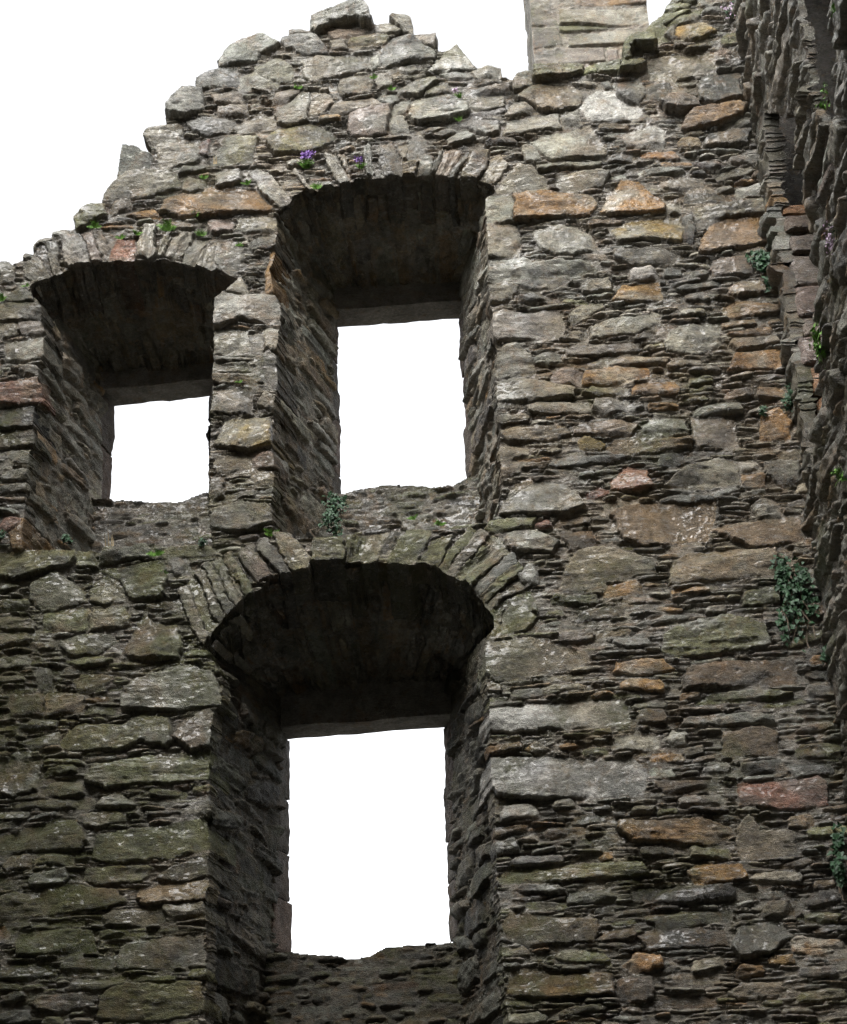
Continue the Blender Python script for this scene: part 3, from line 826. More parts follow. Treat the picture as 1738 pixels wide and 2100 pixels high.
def zone(cx, cz):                           # mossy share of the wall: low on the left most of all
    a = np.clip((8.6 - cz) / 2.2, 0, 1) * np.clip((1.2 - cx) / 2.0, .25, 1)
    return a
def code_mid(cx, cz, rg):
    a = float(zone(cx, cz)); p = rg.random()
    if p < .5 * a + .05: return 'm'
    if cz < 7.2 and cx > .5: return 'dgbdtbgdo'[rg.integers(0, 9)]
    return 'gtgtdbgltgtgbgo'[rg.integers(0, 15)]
def code_small(cx, cz, rg):
    a = float(zone(cx, cz)); p = rg.random()
    if p < .4 * a: return 'm'
    return 'gtgtdgbggttd'[rg.integers(0, 12)]
wall_in = poly_sdf(lay.X, lay.Z, unl(SIL) + [(XC + .5, z_top + 1), (XC + .5, z_bot - 1), (x_left - 1, z_bot - 1)]) > 0
hole = np.zeros(lay.X.shape, bool)
holes = {}
for k, w in WIN.items():
    ring = unl(list(w['arch']) + list(w['right']) + list(w['bottom']) + list(reversed(w['left'])))
    hd = poly_sdf(lay.X + .012 * noise2(lay.X, lay.Z, .06, .05, 60) + .006 * noise2(lay.X, lay.Z, .02, .02, 61), lay.Z + .012 * noise2(lay.X, lay.Z, .06, .05, 62), ring)
    holes[k] = hd; hole |= hd > 0
ok = wall_in & ~hole
lay.scatter(3000, (.18, .42), (.07, .13), code_mid, (.035, .07), 1, .006, .015, ok)
lay.scatter(12000, (.12, .36), (.03, .072), code_mid, (.026, .07), 1, .004, .010, ok)
lay.scatter(30000, (.14, .36), (.016, .036), code_small, (.02, .066), 2, .0015, .006, ok)
lay.scatter(45000, (.07, .22), (.013, .032), code_small, (.018, .068), 2, .0015, .006, ok)
lay.slivers(.24, .024, code_small, (.012, .06), gap=.0015)
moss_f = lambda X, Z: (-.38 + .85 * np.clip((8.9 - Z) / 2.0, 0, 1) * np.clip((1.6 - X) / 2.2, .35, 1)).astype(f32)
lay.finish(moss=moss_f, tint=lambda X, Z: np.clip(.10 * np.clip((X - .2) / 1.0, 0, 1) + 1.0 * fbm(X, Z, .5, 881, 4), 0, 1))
P = np.stack([lay.X, -lay.H, lay.Z], -1)
# face cells are clipped by the silhouette and by the openings
cells = cells_of(ok)
face_lab = lay.L[:-1, :-1]
dT = {}
def face_skirt(p0, bv):
    """sides of the face: back along the niche jambs at the openings, right through the wall at the broken top"""
    n = len(p0); D = np.tile(np.array([0, 1.0, 0]), (n, 1)); Lg = np.full(n, .3)
    at_open = np.zeros(n, bool)
    lab = lay.L.ravel()[bv]
    for k, hd in holes.items():
        near = hd.ravel()[bv] > -.03
        at_open |= near
        info = dT[k]
        xm = .5 * (info['xl'] + info['xr'])
        sx = np.where(p0[:, 0] < xm, info['slL'], info['slR'])
        D[near, 0] = sx[near] * (p0[near, 2] < info['zs'])
        D[near, 2] = np.where(p0[near, 2] >= info['zs'], -info['sz'], 0)
        Lg[near] = np.where(np.isin(lab[near], traced), .14 + .34 * hash3(lab[near], lab[near] * 0, lab[near] * 0 + k, 3), .15)
    Lg[~at_open] = T_WALL
    xe = p0[:, 0] > XC - .03; ze = p0[:, 2] < z_bot + .03; xs = p0[:, 0] < x_left + .03
    Lg[xe | ze | xs] = .05
    return D, Lg
def smooth_xz(pts, n=60, it=6):
    """edge list -> z ascending arrays (z, x) smoothed"""
    a = np.array(sorted(pts, key=lambda p: p[1])); z = np.linspace(a[0, 1], a[-1, 1], n); x = np.interp(z, a[:, 1], a[:, 0])
    for _ in range(it):
        x[1:-1] = .25 * x[:-2] + .5 * x[1:-1] + .25 * x[2:]
    return z, x
for k, w in WIN.items():
    d1 = w['d1']
    L = unl(w['left']); Rr = unl(w['right']); A = unl(w['arch'])
    bl = unl(w['backL'], d1); br_ = unl(w['backR'], d1); li = unl(w['lint'], d1)
    zl, xl = smooth_xz(L); zr, xr = smooth_xz(Rr)
    i = dict(zl=zl, xlz=xl, zr=zr, xrz=xr, bl=bl, br=br_, li=li, A=A, d1=d1, xl=float(xl.mean()), xr=float(xr.mean()))
    zc = .5 * (bl[0][1] + bl[1][1])
    line = lambda q, z: q[0][0] + (q[1][0] - q[0][0]) * (z - q[0][1]) / (q[1][1] - q[0][1])
    i['slL'] = (line(bl, zc) - np.interp(zc, zl, xl)) / d1; i['slR'] = (line(br_, zc) - np.interp(zc, zr, xr)) / d1
    i['zs'] = min(L[0][1], Rr[0][1]); i['sz'] = max(0, (max(a[1] for a in A) - .5 * (li[0][1] + li[1][1])) / d1)
    i['zb'] = max(min(p[1] for p in L), z_bot)
    i['line'] = line
    dT[k] = i
vous = [k for k, t in special.items() if t[:2] in ('v1', 'v2', 'v3')]
caps = [k for k, t in special.items() if t.startswith('cap')]
def one_piece(c, seed):
    """the connected patch of cells around the seed cell nearest the stone's middle"""
    jj, ii = np.nonzero(c)
    if len(jj) == 0: return c
    q = np.argmin((jj - seed[0]) ** 2 + (ii - seed[1]) ** 2)
    a0, a1, b0, b1 = max(jj.min() - 1, 0), jj.max() + 2, max(ii.min() - 1, 0), ii.max() + 2
    sub = c[a0:a1, b0:b1]; k_ = np.zeros_like(sub); k_[jj[q] - a0, ii[q] - b0] = True
    while True:
        n_ = k_.copy(); n_[1:] |= k_[:-1]; n_[:-1] |= k_[1:]; n_[:, 1:] |= k_[:, :-1]; n_[:, :-1] |= k_[:, 1:]; n_ &= sub
        if (n_ == k_).all(): break
        k_ = n_
    o = np.zeros_like(c); o[a0:a1, b0:b1] = k_
    return o
stone_cells = {}
sepc = np.zeros_like(cells)
for kk in vous + caps:
    pc = lay.par[kk]['c']
    c_ = one_piece(cells_any(lay.L == kk) & cells & ~sepc, ((pc[1] - lay.z0) / RES, (pc[0] - lay.x0) / RES))
    if c_.sum() >= 30: stone_cells[kk] = c_; sepc |= c_
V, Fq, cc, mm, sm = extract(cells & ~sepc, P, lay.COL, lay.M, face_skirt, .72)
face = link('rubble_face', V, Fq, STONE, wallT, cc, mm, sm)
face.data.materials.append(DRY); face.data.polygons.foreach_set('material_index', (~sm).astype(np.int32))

# ------------------------------------------------------------------ niches
def patch(name, lay_, Pfun, cells_=None, mat=STONE, parent=None, skirt=None):
    """lay_ holds the stones on its metric grid; Pfun(X, Z, H) gives world positions"""
    P_ = Pfun(lay_.X, lay_.Z, lay_.H)
    c = np.ones((lay_.nz - 1, lay_.nx - 1), bool) if cells_ is None else cells_
    V, Fq, cc, mm, sm = extract(c, P_, lay_.COL, lay_.M, skirt)
    return V, Fq, cc, mm, sm
def join(parts):
    off = 0; VV, FF, CC, MM, SS = [], [], [], [], []
    for V, Fq, c, m_, s_ in parts:
        VV.append(V); FF.append(Fq + off); CC.append(c); MM.append(m_); SS.append(s_); off += len(V)
    return np.concatenate(VV), np.concatenate(FF), np.concatenate(CC), np.concatenate(MM), np.concatenate(SS)
def blockdata(c8, seed, col, amp=.02, n=14, moss=0.0, rnd=.1):
    V, Fq = rough_block(c8, seed, amp, n, rnd)
    c = np.array(col, f32)[None] * (1 + .45 * noise3(V, 9, seed + 5) + .25 * noise3(V, 30, seed + 6))[:, None]
    return V, Fq, np.clip(c, .01, .9), np.clip(moss - .15 + .5 * noise3(V, 5, seed + 7), 0, 1), np.zeros(len(Fq), bool)
OPEN_LABEL = {1: 'left upper', 2: 'right upper', 3: 'lower'}
for k, w in WIN.items():
    i = dT[k]; d1 = i['d1']; d2 = d1 + .24; line = i['line']; zb = i['zb'] - .05
    # jambs
    pieces = []
    for side in ('L', 'R'):
        zz, xx = (i['zl'], i['xlz']) if side == 'L' else (i['zr'], i['xrz'])
        bk = i['bl'] if side == 'L' else i['br']; zt0 = zz[-1] + .03; zt1 = i['li'][0 if side == 'L' else 1][1] + .06
        top = max(zt0, zt1)
        jl = Layout(0, d1 + .02, zb, top, .008, 100 + k * 10 + (side == 'R'))
        jl.scatter(200, (.35, .8), (.07, .20), 'gtgbgld', (.02, .07), 0, .004, .012); jl.scatter(500, (.25, .6), (.04, .12), 'gtgbgl', (.01, .07), 1, .004, .011)
        jl.scatter(1200, (.14, .45), (.03, .08), 'gtdbg', (.01, .05), 1, .004, .011)
        jl.scatter(4000, (.08, .25), (.016, .04), 'gdtb', (.005, .045), 2, .003, .007)
        jl.slivers(.14, .024, 'gdtb', (0, .03), gap=.003)
        jl.finish(moss=lambda X, Z: np.full(X.shape, -.25 + (.25 if k == 3 else 0), f32), dark=1.3 if k < 3 else .9, rough=.8)
        sgn = 1 if side == 'L' else -1
        def pf(X, Z, H, zz=zz, xx=xx, bk=bk, sgn=sgn, zt0=zt0, zt1=zt1, top=top):
            t = X / d1
            ztop = zt0 + (zt1 - zt0) * t
            Zw = zb + (Z - zb) * (ztop - zb) / (top - zb)
            xf = np.interp(Zw, zz, xx) - sgn * .045
            xb = line(bk, Zw)
            sl = (xb - xf) / d1; ln = np.sqrt(1 + sl * sl)
            return np.stack([xf + (xb - xf) * t + sgn * H / ln, .03 + X * (d1 - .03) / d1 - sgn * sl * H / ln, Zw], -1).astype(f32)
        pieces.append(patch('j', jl, pf))
    niche = link('window_niche', *join(pieces)[:2], NICHE_SHADE if k == 3 else DRY, wallT, *join(pieces)[2:5])
    # soffit behind the arch ring
    A = np.array(i['A']); seg = np.r_[0, np.cumsum(np.hypot(*np.diff(A, axis=0).T))]
    tot = seg[-1]; uu = np.linspace(0, tot, 80); ax, az = np.interp(uu, seg, A[:, 0]), np.interp(uu, seg, A[:, 1])
    for _ in range(10):
        ax[1:-1] = .25 * ax[:-2] + .5 * ax[1:-1] + .25 * ax[2:]; az[1:-1] = .25 * az[:-2] + .5 * az[1:-1] + .25 * az[2:]
    li = i['li']; ex = .05
    sl_ = Layout(0, d1 + .02, 0, tot, .008, 200 + k)
    sl_.scatter(400, (.3, .8), (.10, .22), 'gdbt', (.01, .065), 1, .006, .012)
    sl_.scatter(900, (.15, .5), (.05, .1), 'gdbt', (.005, .055), 1, .005, .010)
    sl_.slivers(.22, .04, 'gdb', (0, .02))
    sl_.finish(moss=lambda X, Z: np.full(X.shape, -.6, f32), dark=.6, rough=1.0)  # shade of the arch underside put into the stone colours
    def ps(X, Z, H):
        t = (X / d1)
        fx = np.interp(Z, uu, ax); fz = np.interp(Z, uu, az) + .035
        u = Z / tot
        bx = li[0][0] - ex + (li[1][0] - li[0][0] + 2 * ex) * u; bz = li[0][1] + (li[1][1] - li[0][1]) * u + (.10 if k == 3 else .04)
        gx = np.gradient(np.interp(uu, uu, ax)); gz = np.gradient(az); gl = np.hypot(gx, gz)
        nx_ = np.interp(Z, uu, gz / gl) * (1 - t); nz_ = -1 + (np.interp(Z, uu, -gx / gl) + 1) * (1 - t)
        tt = t + .10 * np.sin(np.pi * t) * 0
        return np.stack([fx + (bx - fx) * tt + nx_ * H, .02 + X * (d1 - .02) / d1 - .25 * H, fz + (bz - fz) * tt + nz_ * H], -1).astype(f32)
    V, Fq, cc, mm, sm = patch('s', sl_, ps)
    arch = link('window_arch', V, Fq, RECESS_SHADE, wallT, cc, mm, sm)
    for kk in [q for q in vous if special[q] == 'v%d' % k]:
        if kk not in stone_cells: continue
        c_ = stone_cells[kk]
        def vsk(p0, bv, i=i):
            D = np.tile(np.array([0, 1.0, -i['sz']]), (len(p0), 1)); return D, np.full(len(p0), .22 + .12 * (kk % 3))
        o = link('voussoir', *extract(c_, P, lay.COL, lay.M, vsk, .42)[:2], STONE, wallT, *extract(c_, P, lay.COL, lay.M, vsk, .42)[2:5])  # voussoir returns darkened as shaded undersides
        o.parent = arch
    # breast wall under the window
    db = d1 - .10
    st = unl(w['sill'], db)
    bx0 = min(line(i['bl'], zb), st[0][0]) - .15; bx1 = max(line(i['br'], zb), st[-1][0]) + .15
    bl_ = Layout(bx0, bx1, zb - .1, max(p[1] for p in st) + .03, .008, 300 + k)
    zs_ = np.interp(bl_.X[0], [p[0] for p in st], [p[1] for p in st])
    bl_.scatter(500, (.12, .34), (.03, .065), 'gdtbm', (.01, .05), 1, .004, .010)
    bl_.scatter(3000, (.06, .2), (.016, .036), 'gdtbm', (.005, .045), 2, .003, .007)
    bl_.slivers(.09, .025, 'gdtm', (0, .025))
    bl_.finish(moss=lambda X, Z: np.full(X.shape, .05, f32), mort_h=.0, dark=.75)
    okb = bl_.Z < zs_[None, :] + .016 * noise2(bl_.X, bl_.Z, .07, .3, 9)
    V, Fq, cc, mm, sm = patch('b', bl_, lambda X, Z, H: np.stack([X, db - H, Z], -1), cells_of(okb), skirt=lambda p0, bv: (np.tile(np.array([0, 1.0, -.06]), (len(p0), 1)), np.full(len(p0), .34)))
    br = link('breast_wall', V, Fq, NICHE_SHADE if k == 3 else STONE, wallT, cc, mm, sm); br.parent = niche
    # dressed window frame: lintel and jamb blocks
    sky_ = unl(w['sky'], d2)
    fl0, fr0 = i['bl'], i['br']
    (sx0, sz0), (sx1, sz1), (sx2, sz2), (sx3, sz3) = sky_
    ltop = max(li[0][1], li[1][1]) + .18
    zlo = min(sz2, sz3) - .35
    c8 = np.zeros((2, 2, 2, 3))
    for a, (xe, zb_) in enumerate(((sx0 - .45, sz0 - .004), (sx1 + .45, sz1 + .0))):
        for b, yy in enumerate((d1 - .03, d2)):
            c8[a, b, 0] = (xe, yy, zb_ - (sx0 - xe if a == 0 else sx1 - xe) * (sz1 - sz0) / (sx1 - sx0) * 1.0); c8[a, b, 1] = (xe, yy, ltop)
    d = blockdata(c8, 700 + k, (.25, .235, .215), .012, 30, -.5, .02)
    lo = link('lintel', d[0], d[1], DRY, wallT, *d[2:5]); lo.parent = niche
    rr = random.Random(k)
    for side in (0, 1):
        z = zlo; ztop_ = (sz0 if side == 0 else sz1) - .004
        heights = []
        while z < ztop_ - .12:
            h_ = min(rr.uniform(.26, .5), ztop_ - z)
            if ztop_ - z - h_ < .14: h_ = ztop_ - z
            heights.append((z, z + h_)); z += h_
        for n_, (za, zb2) in enumerate(heights):
            j_ = rr.uniform(-.012, .012)
            c8 = np.zeros((2, 2, 2, 3))
            for b, yy in enumerate((d1 - .02, d2)):
                for c, zz_ in enumerate((za + .004, zb2 - .004)):
                    if side == 0:
                        tt = (zz_ - sz3) / (sz0 - sz3); xs_ = sx3 + (sx0 - sx3) * tt; xi = xs_ if b else line(fl0, zz_)
                        c8[0, b, c] = (min(xi, line(fl0, zz_)) - .4, yy, zz_); c8[1, b, c] = (xi + j_, yy, zz_)
                    else:
                        tt = (zz_ - sz2) / (sz1 - sz2); xs_ = sx2 + (sx1 - sx2) * tt; xi = xs_ if b else line(fr0, zz_)
                        c8[0, b, c] = (xi + j_, yy, zz_); c8[1, b, c] = (max(xi, line(fr0, zz_)) + .4, yy, zz_)
            d = blockdata(c8, 800 + k * 50 + side * 20 + n_, rr.choice([(.21, .175, .15), (.24, .18, .15), (.2, .18, .16)]), .015, 16, rnd=.03)
            o = link('jamb_stone', d[0], d[1], NICHE_SHADE, wallT, *d[2:5]); o.parent = niche
    # floor of the niche
    if k != 3:
        d = blockdata(box8(i['xl'] - .2, i['xr'] + .2, .06, d1, i['zb'] - .30, i['zb'] - .02), 900 + k, (.16, .15, .12), .02, 12)
        o = link('niche_floor', d[0], d[1], STONE, wallT, *d[2:5]); o.parent = niche
# coping stones along the broken top
for kk in caps:
    if kk not in stone_cells: continue
    c_ = stone_cells[kk]
    e_ = extract(c_, P, lay.COL, lay.M, lambda p0, bv: (np.tile(np.array([0, 1.0, .03]), (len(p0), 1)), np.full(len(p0), .42)))
    o = link('coping_stone', e_[0], e_[1], STONE, wallT, *e_[2:5])
    lb = special[kk][3:].strip()
    if lb: o['label'] = lb
# back of the wall, with the outer window openings, and the plain masonry down to the ground
bg_ = .06
nxb = int((XC + 2.0 - x_left) / bg_); nzb = int((z_top - 0) / bg_)
XB, ZB = np.meshgrid(x_left + np.arange(nxb + 1) * bg_, 0 + np.arange(nzb + 1) * bg_)
inb = poly_sdf(XB.astype(f32), ZB.astype(f32) + .06, unl(SIL) + [(XC + 2, z_top + 1), (XC + 2, -1), (x_left - 1, -1)]) > 0
for k, w in WIN.items():
    sk_ = unl(w['sky'], w['d1'] + .24); 
    cxx = np.mean([p[0] for p in sk_]); czz = np.mean([p[1] for p in sk_])
    inb &= ~(poly_sdf(XB.astype(f32), ZB.astype(f32), [(cxx + (p[0] - cxx) * 1.25, czz + (p[1] - czz) * 1.25) for p in sk_]) > 0)
PB = np.stack([XB, np.full(XB.shape, T_WALL), ZB], -1)
V, Fq, cc, mm, sm = extract(cells_of(inb), PB, np.full(XB.shape + (3,), .18, f32), np.zeros(XB.shape, f32))
backs = [(V, Fq[:, ::-1], cc, mm, sm)]
backs.append(blockdata(box8(x_left, XC + .5, .0, T_WALL, -.1, z_bot + .04), 950, (.13, .125, .11), .03, 40, .3, .0))
bk_ = join(backs); link('wall_backing', bk_[0], bk_[1], STONE, wallT, *bk_[2:5])

# ------------------------------------------------------------------ chimney
CH_Y = .40
chim = thing('chimney_stack', 'square ashlar chimney stack with lichen spots rising behind the wall top', 'chimney', (un(1210, 100, CH_Y)[0], CH_Y + .65, 0))
cx0, _ = un(1091, 60, CH_Y); cx1, _ = un(1333, 60, CH_Y); cz0 = un(1200, 160, CH_Y)[1] - .5; cz1 = un(1200, -10, CH_Y)[1] + 1.2
cl = Layout(cx0, cx1, cz0, cz1, .0065, 41, warp=.35)
CHS = '''t 120,-160 280,-160 280,100 120,100
t 330,-40 460,-60 460,80 335,80
b 470,-160 1030,-160 1030,40 520,70 470,60
p 120,110 320,100 330,210 120,225
t 335,110 700,85 1040,60 1045,200 700,225 340,215
p 130,235 320,225 370,375 140,410
m 330,220 720,205 730,240 380,275 335,260
t 400,300 600,270 1060,225 1065,360 750,370 410,385
p 150,430 320,400 690,385 705,500 150,540
p 715,410 800,400 810,490 715,500
t 815,400 1100,380 1100,560 815,560
t 150,560 700,520 700,700 150,700
t 710,520 1100,500 1100,700 710,700
t 100,-300 600,-320 600,-170 100,-165
b 610,-330 1030,-340 1030,-170 610,-170'''
for l_ in CHS.splitlines():
    w_ = l_.split(); pts = [tuple(map(float, p.split(','))) for p in w_[1:]]
    cl.put([un((1400 + a * .34522) / 1.32221, (b * .34522) / 1.32221, CH_Y) for a, b in pts], w_[0], .034, 0, .014)
cl.scatter(300, (.2, .5), (.12, .2), 'tbpt', (.018, .024), 1, .008, .012)
cl.scatter(900, (.08, .2), (.03, .08), 'tbpg', (.012, .024), 1, .007, .009)
cl.slivers(.12, .03, 'gtt', (.008, .018))
cl.finish(mort=(.22, .2, .18), rough=.22, mort_h=.006, moss=lambda X, Z: np.full(X.shape, -.35, f32), dark=.74)
def csk(p0, bv): return np.tile(np.array([0, 1.0, 0]), (len(p0), 1)), np.full(len(p0), 1.25)
V, Fq, cc, mm, sm = patch('c', cl, lambda X, Z, H: np.stack([X, CH_Y - H, Z], -1), skirt=csk)
o = link('stack_shaft', V, Fq, ASHLAR, chim, cc, mm, sm)
d = blockdata(box8(cx0 - .1, cx1 + .1, CH_Y - .1, CH_Y + 1.35, cz1 - .02, cz1 + .2), 77, (.24, .21, .18), .02, 16)
link('stack_cap', d[0], d[1], ASHLAR, chim, *d[2:5])

# ------------------------------------------------------------------ side wall on the right
sideT = thing('side_wall', 'dark side wall seen edge on at the right with a pointed opening near the corner', 'wall', (XC + .5, -2.4, 0))
SZ0, SZ1, SLEN = z_bot, 13.6, 4.6
so = Layout(0, SLEN, SZ0, SZ1, .0095, 51, warp=.8)                      # X = distance out from the corner
def sxz(u, v):
    y, z = unx(u, v, XC); return (-y, z)
arch_ring = [sxz(1640, 238), (.34, sxz(1602, 432)[1]), (.33, un(1650, 985)[1]), (1.75, un(1650, 985)[1] - .0), (1.72, sxz(1690, 520)[1]), (1.4, sxz(1665, 380)[1])]
zsp = un(1603, 440)[1]; zlow = un(1650, 1010)[1]
arch_ring = [(.32, zlow), (.34, zsp), (.50, zsp + .55), sxz(1640, 238), sxz(1660, 400), sxz(1684, 520), sxz(1699, 700), (sxz(1700, 1000)[0], zlow)]
print('ring', arch_ring)
zup = sxz(1690, 232)[1]
upper_ring = [(2.2, zup + .1), (2.2, 14.5), (3.05, 14.5), (2.95, zup - .1), (2.55, zup - .35)]
nz_ = lambda a, b: .05 * noise2(so.X, so.Z, .12, .2, a) + .02 * noise2(so.X, so.Z, .03, .05, b)
h1 = poly_sdf(so.X + nz_(1, 2), so.Z + nz_(3, 4), arch_ring) > 0
h2 = poly_sdf(so.X + nz_(5, 6), so.Z + nz_(7, 8), upper_ring) > 0
oks = ~(h1 | h2)
so.scatter(2500, (.35, 1.0), (.05, .15), 'gtlblg', (.02, .09), 1, .004, .010, oks)
so.scatter(7000, (.2, .6), (.03, .09), 'gltbgpl', (.0, .08), 1, .003, .008, oks)
so.scatter(9000, (.1, .35), (.018, .05), 'gltb', (.0, .075), 2, .003, .006, oks)
so.slivers(.30, .032, 'gltb', (0, .06))
so.finish(moss=lambda X, Z: (-.2 + .3 * np.clip((8.5 - Z) / 3, 0, 1)).astype(f32), rough=1.0, dark=1.0)
def ssk(p0, bv):
    L_ = np.full(len(p0), .13); L_[p0[:, 1] > -.03] = .02; L_[(p0[:, 1] > -.5) & (p0[:, 2] < zsp + .1)] = .10; L_[p0[:, 1] < -1.9] = .05; L_[p0[:, 1] < -SLEN + .03] = .9; L_[p0[:, 2] < SZ0 + .03] = .05
    return np.tile(np.array([1.0, 0, 0]), (len(p0), 1)), L_
V, Fq, cc, mm, sm = patch('s', so, lambda X, Z, H: np.stack([XC - H, -X, Z], -1), cells_of(oks), skirt=ssk)
link('rubble_face', V, Fq, STONE, sideT, cc, mm, sm)
# inside of the pointed opening: dressed stones of the far jamb, then rubble coloured darker for the shade inside
zq0, zq1 = un(1650, 1010)[1] - .1, un(1605, 440)[1] + .15
z = un(1640, 900, -.35)[1]; rq = random.Random(4); n_ = 0
QC = {'t': (.24, .2, .165), 'p': (.24, .185, .155), 'o': (.32, .18, .10), 'b': (.2, .155, .12)}
qh = [(1000, 940, 'o'), (940, 880, 'o'), (880, 812, 'o'), (808, 755, 'o'), (752, 690, 'p'), (688, 652, 't'), (650, 588, 'p'), (585, 520, 't'), (517, 480, 't'), (477, 440, 'b'), (438, 415, 'o')]
for (v0, v1, cd) in qh:
    za, zb2 = un(1640, v0, -.34)[1], un(1640, v1, -.34)[1]
    xo = rq.uniform(.0, .05) + (.05 if v0 > 800 else 0)
    d = blockdata(box8(XC + xo, XC + .62 + rq.uniform(-.1, .1), -.36 + rq.uniform(-.02, .03), .25, za + .005, zb2 - .005), 1200 + n_, QC[cd], .02, 18, 0, .06); n_ += 1
    link('quoin', d[0], d[1], STONE, sideT, *d[2:5])
rb = Layout(-1.35, 3.6, zq0 - .2, 13.0, .016, 61)
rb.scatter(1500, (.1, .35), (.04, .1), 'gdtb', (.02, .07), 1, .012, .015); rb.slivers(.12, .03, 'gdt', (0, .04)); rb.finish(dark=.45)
V, Fq, cc, mm, sm = patch('r', rb, lambda X, Z, H: np.stack([XC + 1.35 - H, -X, Z], -1))
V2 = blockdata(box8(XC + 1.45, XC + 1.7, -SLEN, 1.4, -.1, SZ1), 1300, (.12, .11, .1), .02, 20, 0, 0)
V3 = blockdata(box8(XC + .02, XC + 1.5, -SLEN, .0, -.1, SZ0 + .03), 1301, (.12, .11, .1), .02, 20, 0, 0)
V4 = blockdata(box8(XC + .02, XC + 1.7, -SLEN, 1.4, SZ1 - .05, SZ1 + .2), 1302, (.12, .11, .1), .0, 4, 0, 0)  # unseen roof and end slabs, added to keep daylight out of the alcove
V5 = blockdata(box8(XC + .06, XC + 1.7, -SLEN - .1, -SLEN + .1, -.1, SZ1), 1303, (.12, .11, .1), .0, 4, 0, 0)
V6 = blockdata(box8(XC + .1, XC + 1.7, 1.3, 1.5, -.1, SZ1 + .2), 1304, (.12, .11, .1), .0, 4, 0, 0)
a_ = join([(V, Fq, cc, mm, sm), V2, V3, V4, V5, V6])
link('alcove', a_[0], a_[1], RECESS_SHADE, sideT, *a_[2:5])

# ------------------------------------------------------------------ ground and unseen shading walls
gm = plain_material('courtyard_earth', (.085, .082, .068), .4, 3, .9)
def simple(name, V, Fq, mat):
    o = link(name, V, Fq, mat, None, None, None, False); return o
gx = np.array([(-300, -300, 0), (300, -300, 0), (300, 300, 0), (-300, 300, 0)], f32)
g_ = simple('ground', gx, np.array([[0, 1, 2, 3]]), gm); g_['kind'] = 'structure'

def shade_wall(name, label, org, pf, ln, z1, seed):  # unseen walls, placed and sized to shade the lower window wall
    t_ = thing(name, label, 'wall', org)
    w_ = Layout(0, ln, -.1, z1, .045, seed); w_.scatter(2500, (.2, .6), (.12, .3), 'gtdb', (.03, .09), 1, .01, .04); w_.slivers(.3, .09, 'gdt', (0, .05)); w_.finish()
    V, Fq, cc, mm, sm = patch('w', w_, pf)
    link('rubble_face', V, Fq, STONE, t_, cc, mm, sm)
shade_wall('unseen_shade_wall', 'unseen rubble wall added on the left to shade the lower window wall', (-5.0, -7, 0), lambda X, Z, H: np.stack([-5.0 + H, -X, Z], -1), 16.0, 12.5, 71)
shade_wall('unseen_shade_wall', 'unseen rubble wall added opposite the window wall to shade its lower part', (0, -13.8, 0), lambda X, Z, H: np.stack([8 - X, -13.8 + H, Z], -1), 16.0, 18.0, 72)
shade_wall('unseen_shade_wall', 'unseen rubble wall carrying on along the right side, height set for the light', (XC, -10, 0), lambda X, Z, H: np.stack([XC - H, -4.6 - X, Z], -1), 11.0, 10.0, 73)
# ------------------------------------------------------------------ plants

def greens(name, col, rough=.45):
    return plain_material(name, col, .45, 30, rough)
IVY = greens('ivy_leaf', (.018, .055, .020), .6); FERN = greens('fern_leaf', (.12, .25, .04), .55); BLADE = greens('grass_blade', (.10, .16, .05), .5)
STEM = plain_material('woody_stem', (.10, .075, .05), .3, 40, .8); PETAL = plain_material('purple_petal', (.27, .16, .42), .25, 30, .6); PALEP = plain_material('pale_petal', (.55, .42, .55), .2, 30, .6)
STRAW = plain_material('dry_straw', (.42, .33, .2), .25, 40, .8)
LEAF = [(0, 0), (.34, -.10), (.52, .22), (.30, .36), (.30, .62), (0, 1.0), (-.30, .62), (-.30, .36), (-.52, .22), (-.34, -.10)]
def rot_frame(n, rg):
    n = n / np.linalg.norm(n); a = rg.normal(0, 1, 3); a -= n * a.dot(n); a /= np.linalg.norm(a)
    return n, a, np.cross(n, a)
def leaf_tris(p, n, t, size, fold=.18):
    n = n / np.linalg.norm(n); t = t - n * t.dot(n); t /= np.linalg.norm(t) + 1e-9; b = np.cross(t, n)
    pts = [p + size * (b * x + t * y + n * (fold * (abs(x) * 1.2) - .25 * max(0, y - .4) ** 2)) for x, y in LEAF]
    c = p + size * t * .35
    return [c] + pts, [(0, 1 + i, 1 + (i + 1) % len(LEAF)) for i in range(len(LEAF))]
def strip(pts, w0, w1, side):
    V, Fc = [], []
    m = len(pts)
    for i, p in enumerate(pts):
        w = w0 + (w1 - w0) * i / (m - 1); V += [p - side * w, p + side * w]
    for i in range(m - 1): Fc += [(2 * i, 2 * i + 1, 2 * i + 3), (2 * i, 2 * i + 3, 2 * i + 2)]
    return V, Fc
class TM:
    def __init__(s): s.V, s.F = [], []
    def add(s, V, Fc):
        o = len(s.V); s.V += [np.asarray(v, float) for v in V]; s.F += [tuple(i + o for i in f) for f in Fc]
    def make(s, name, mat, parent): return link(name, np.array(s.V), np.array(s.F), mat, parent, None, None, False) if s.F else None
def tube(tm, pts, r):
    for i in range(len(pts) - 1):
        a, b = pts[i], pts[i + 1]; d = b - a; u = np.cross(d, [.3, .5, .8]); u /= np.linalg.norm(u) + 1e-9; v = np.cross(d, u); v /= np.linalg.norm(v) + 1e-9
        ring = [u * math.cos(q * 2.094) + v * math.sin(q * 2.094) for q in range(3)]
        V = [a + r * x for x in ring] + [b + r * x for x in ring]
        tm.add(V, [f for q in range(3) for f in ((q, (q + 1) % 3, 3 + (q + 1) % 3), (q, 3 + (q + 1) % 3, 3 + q))])
UP = np.array([0, 0, 1.0])
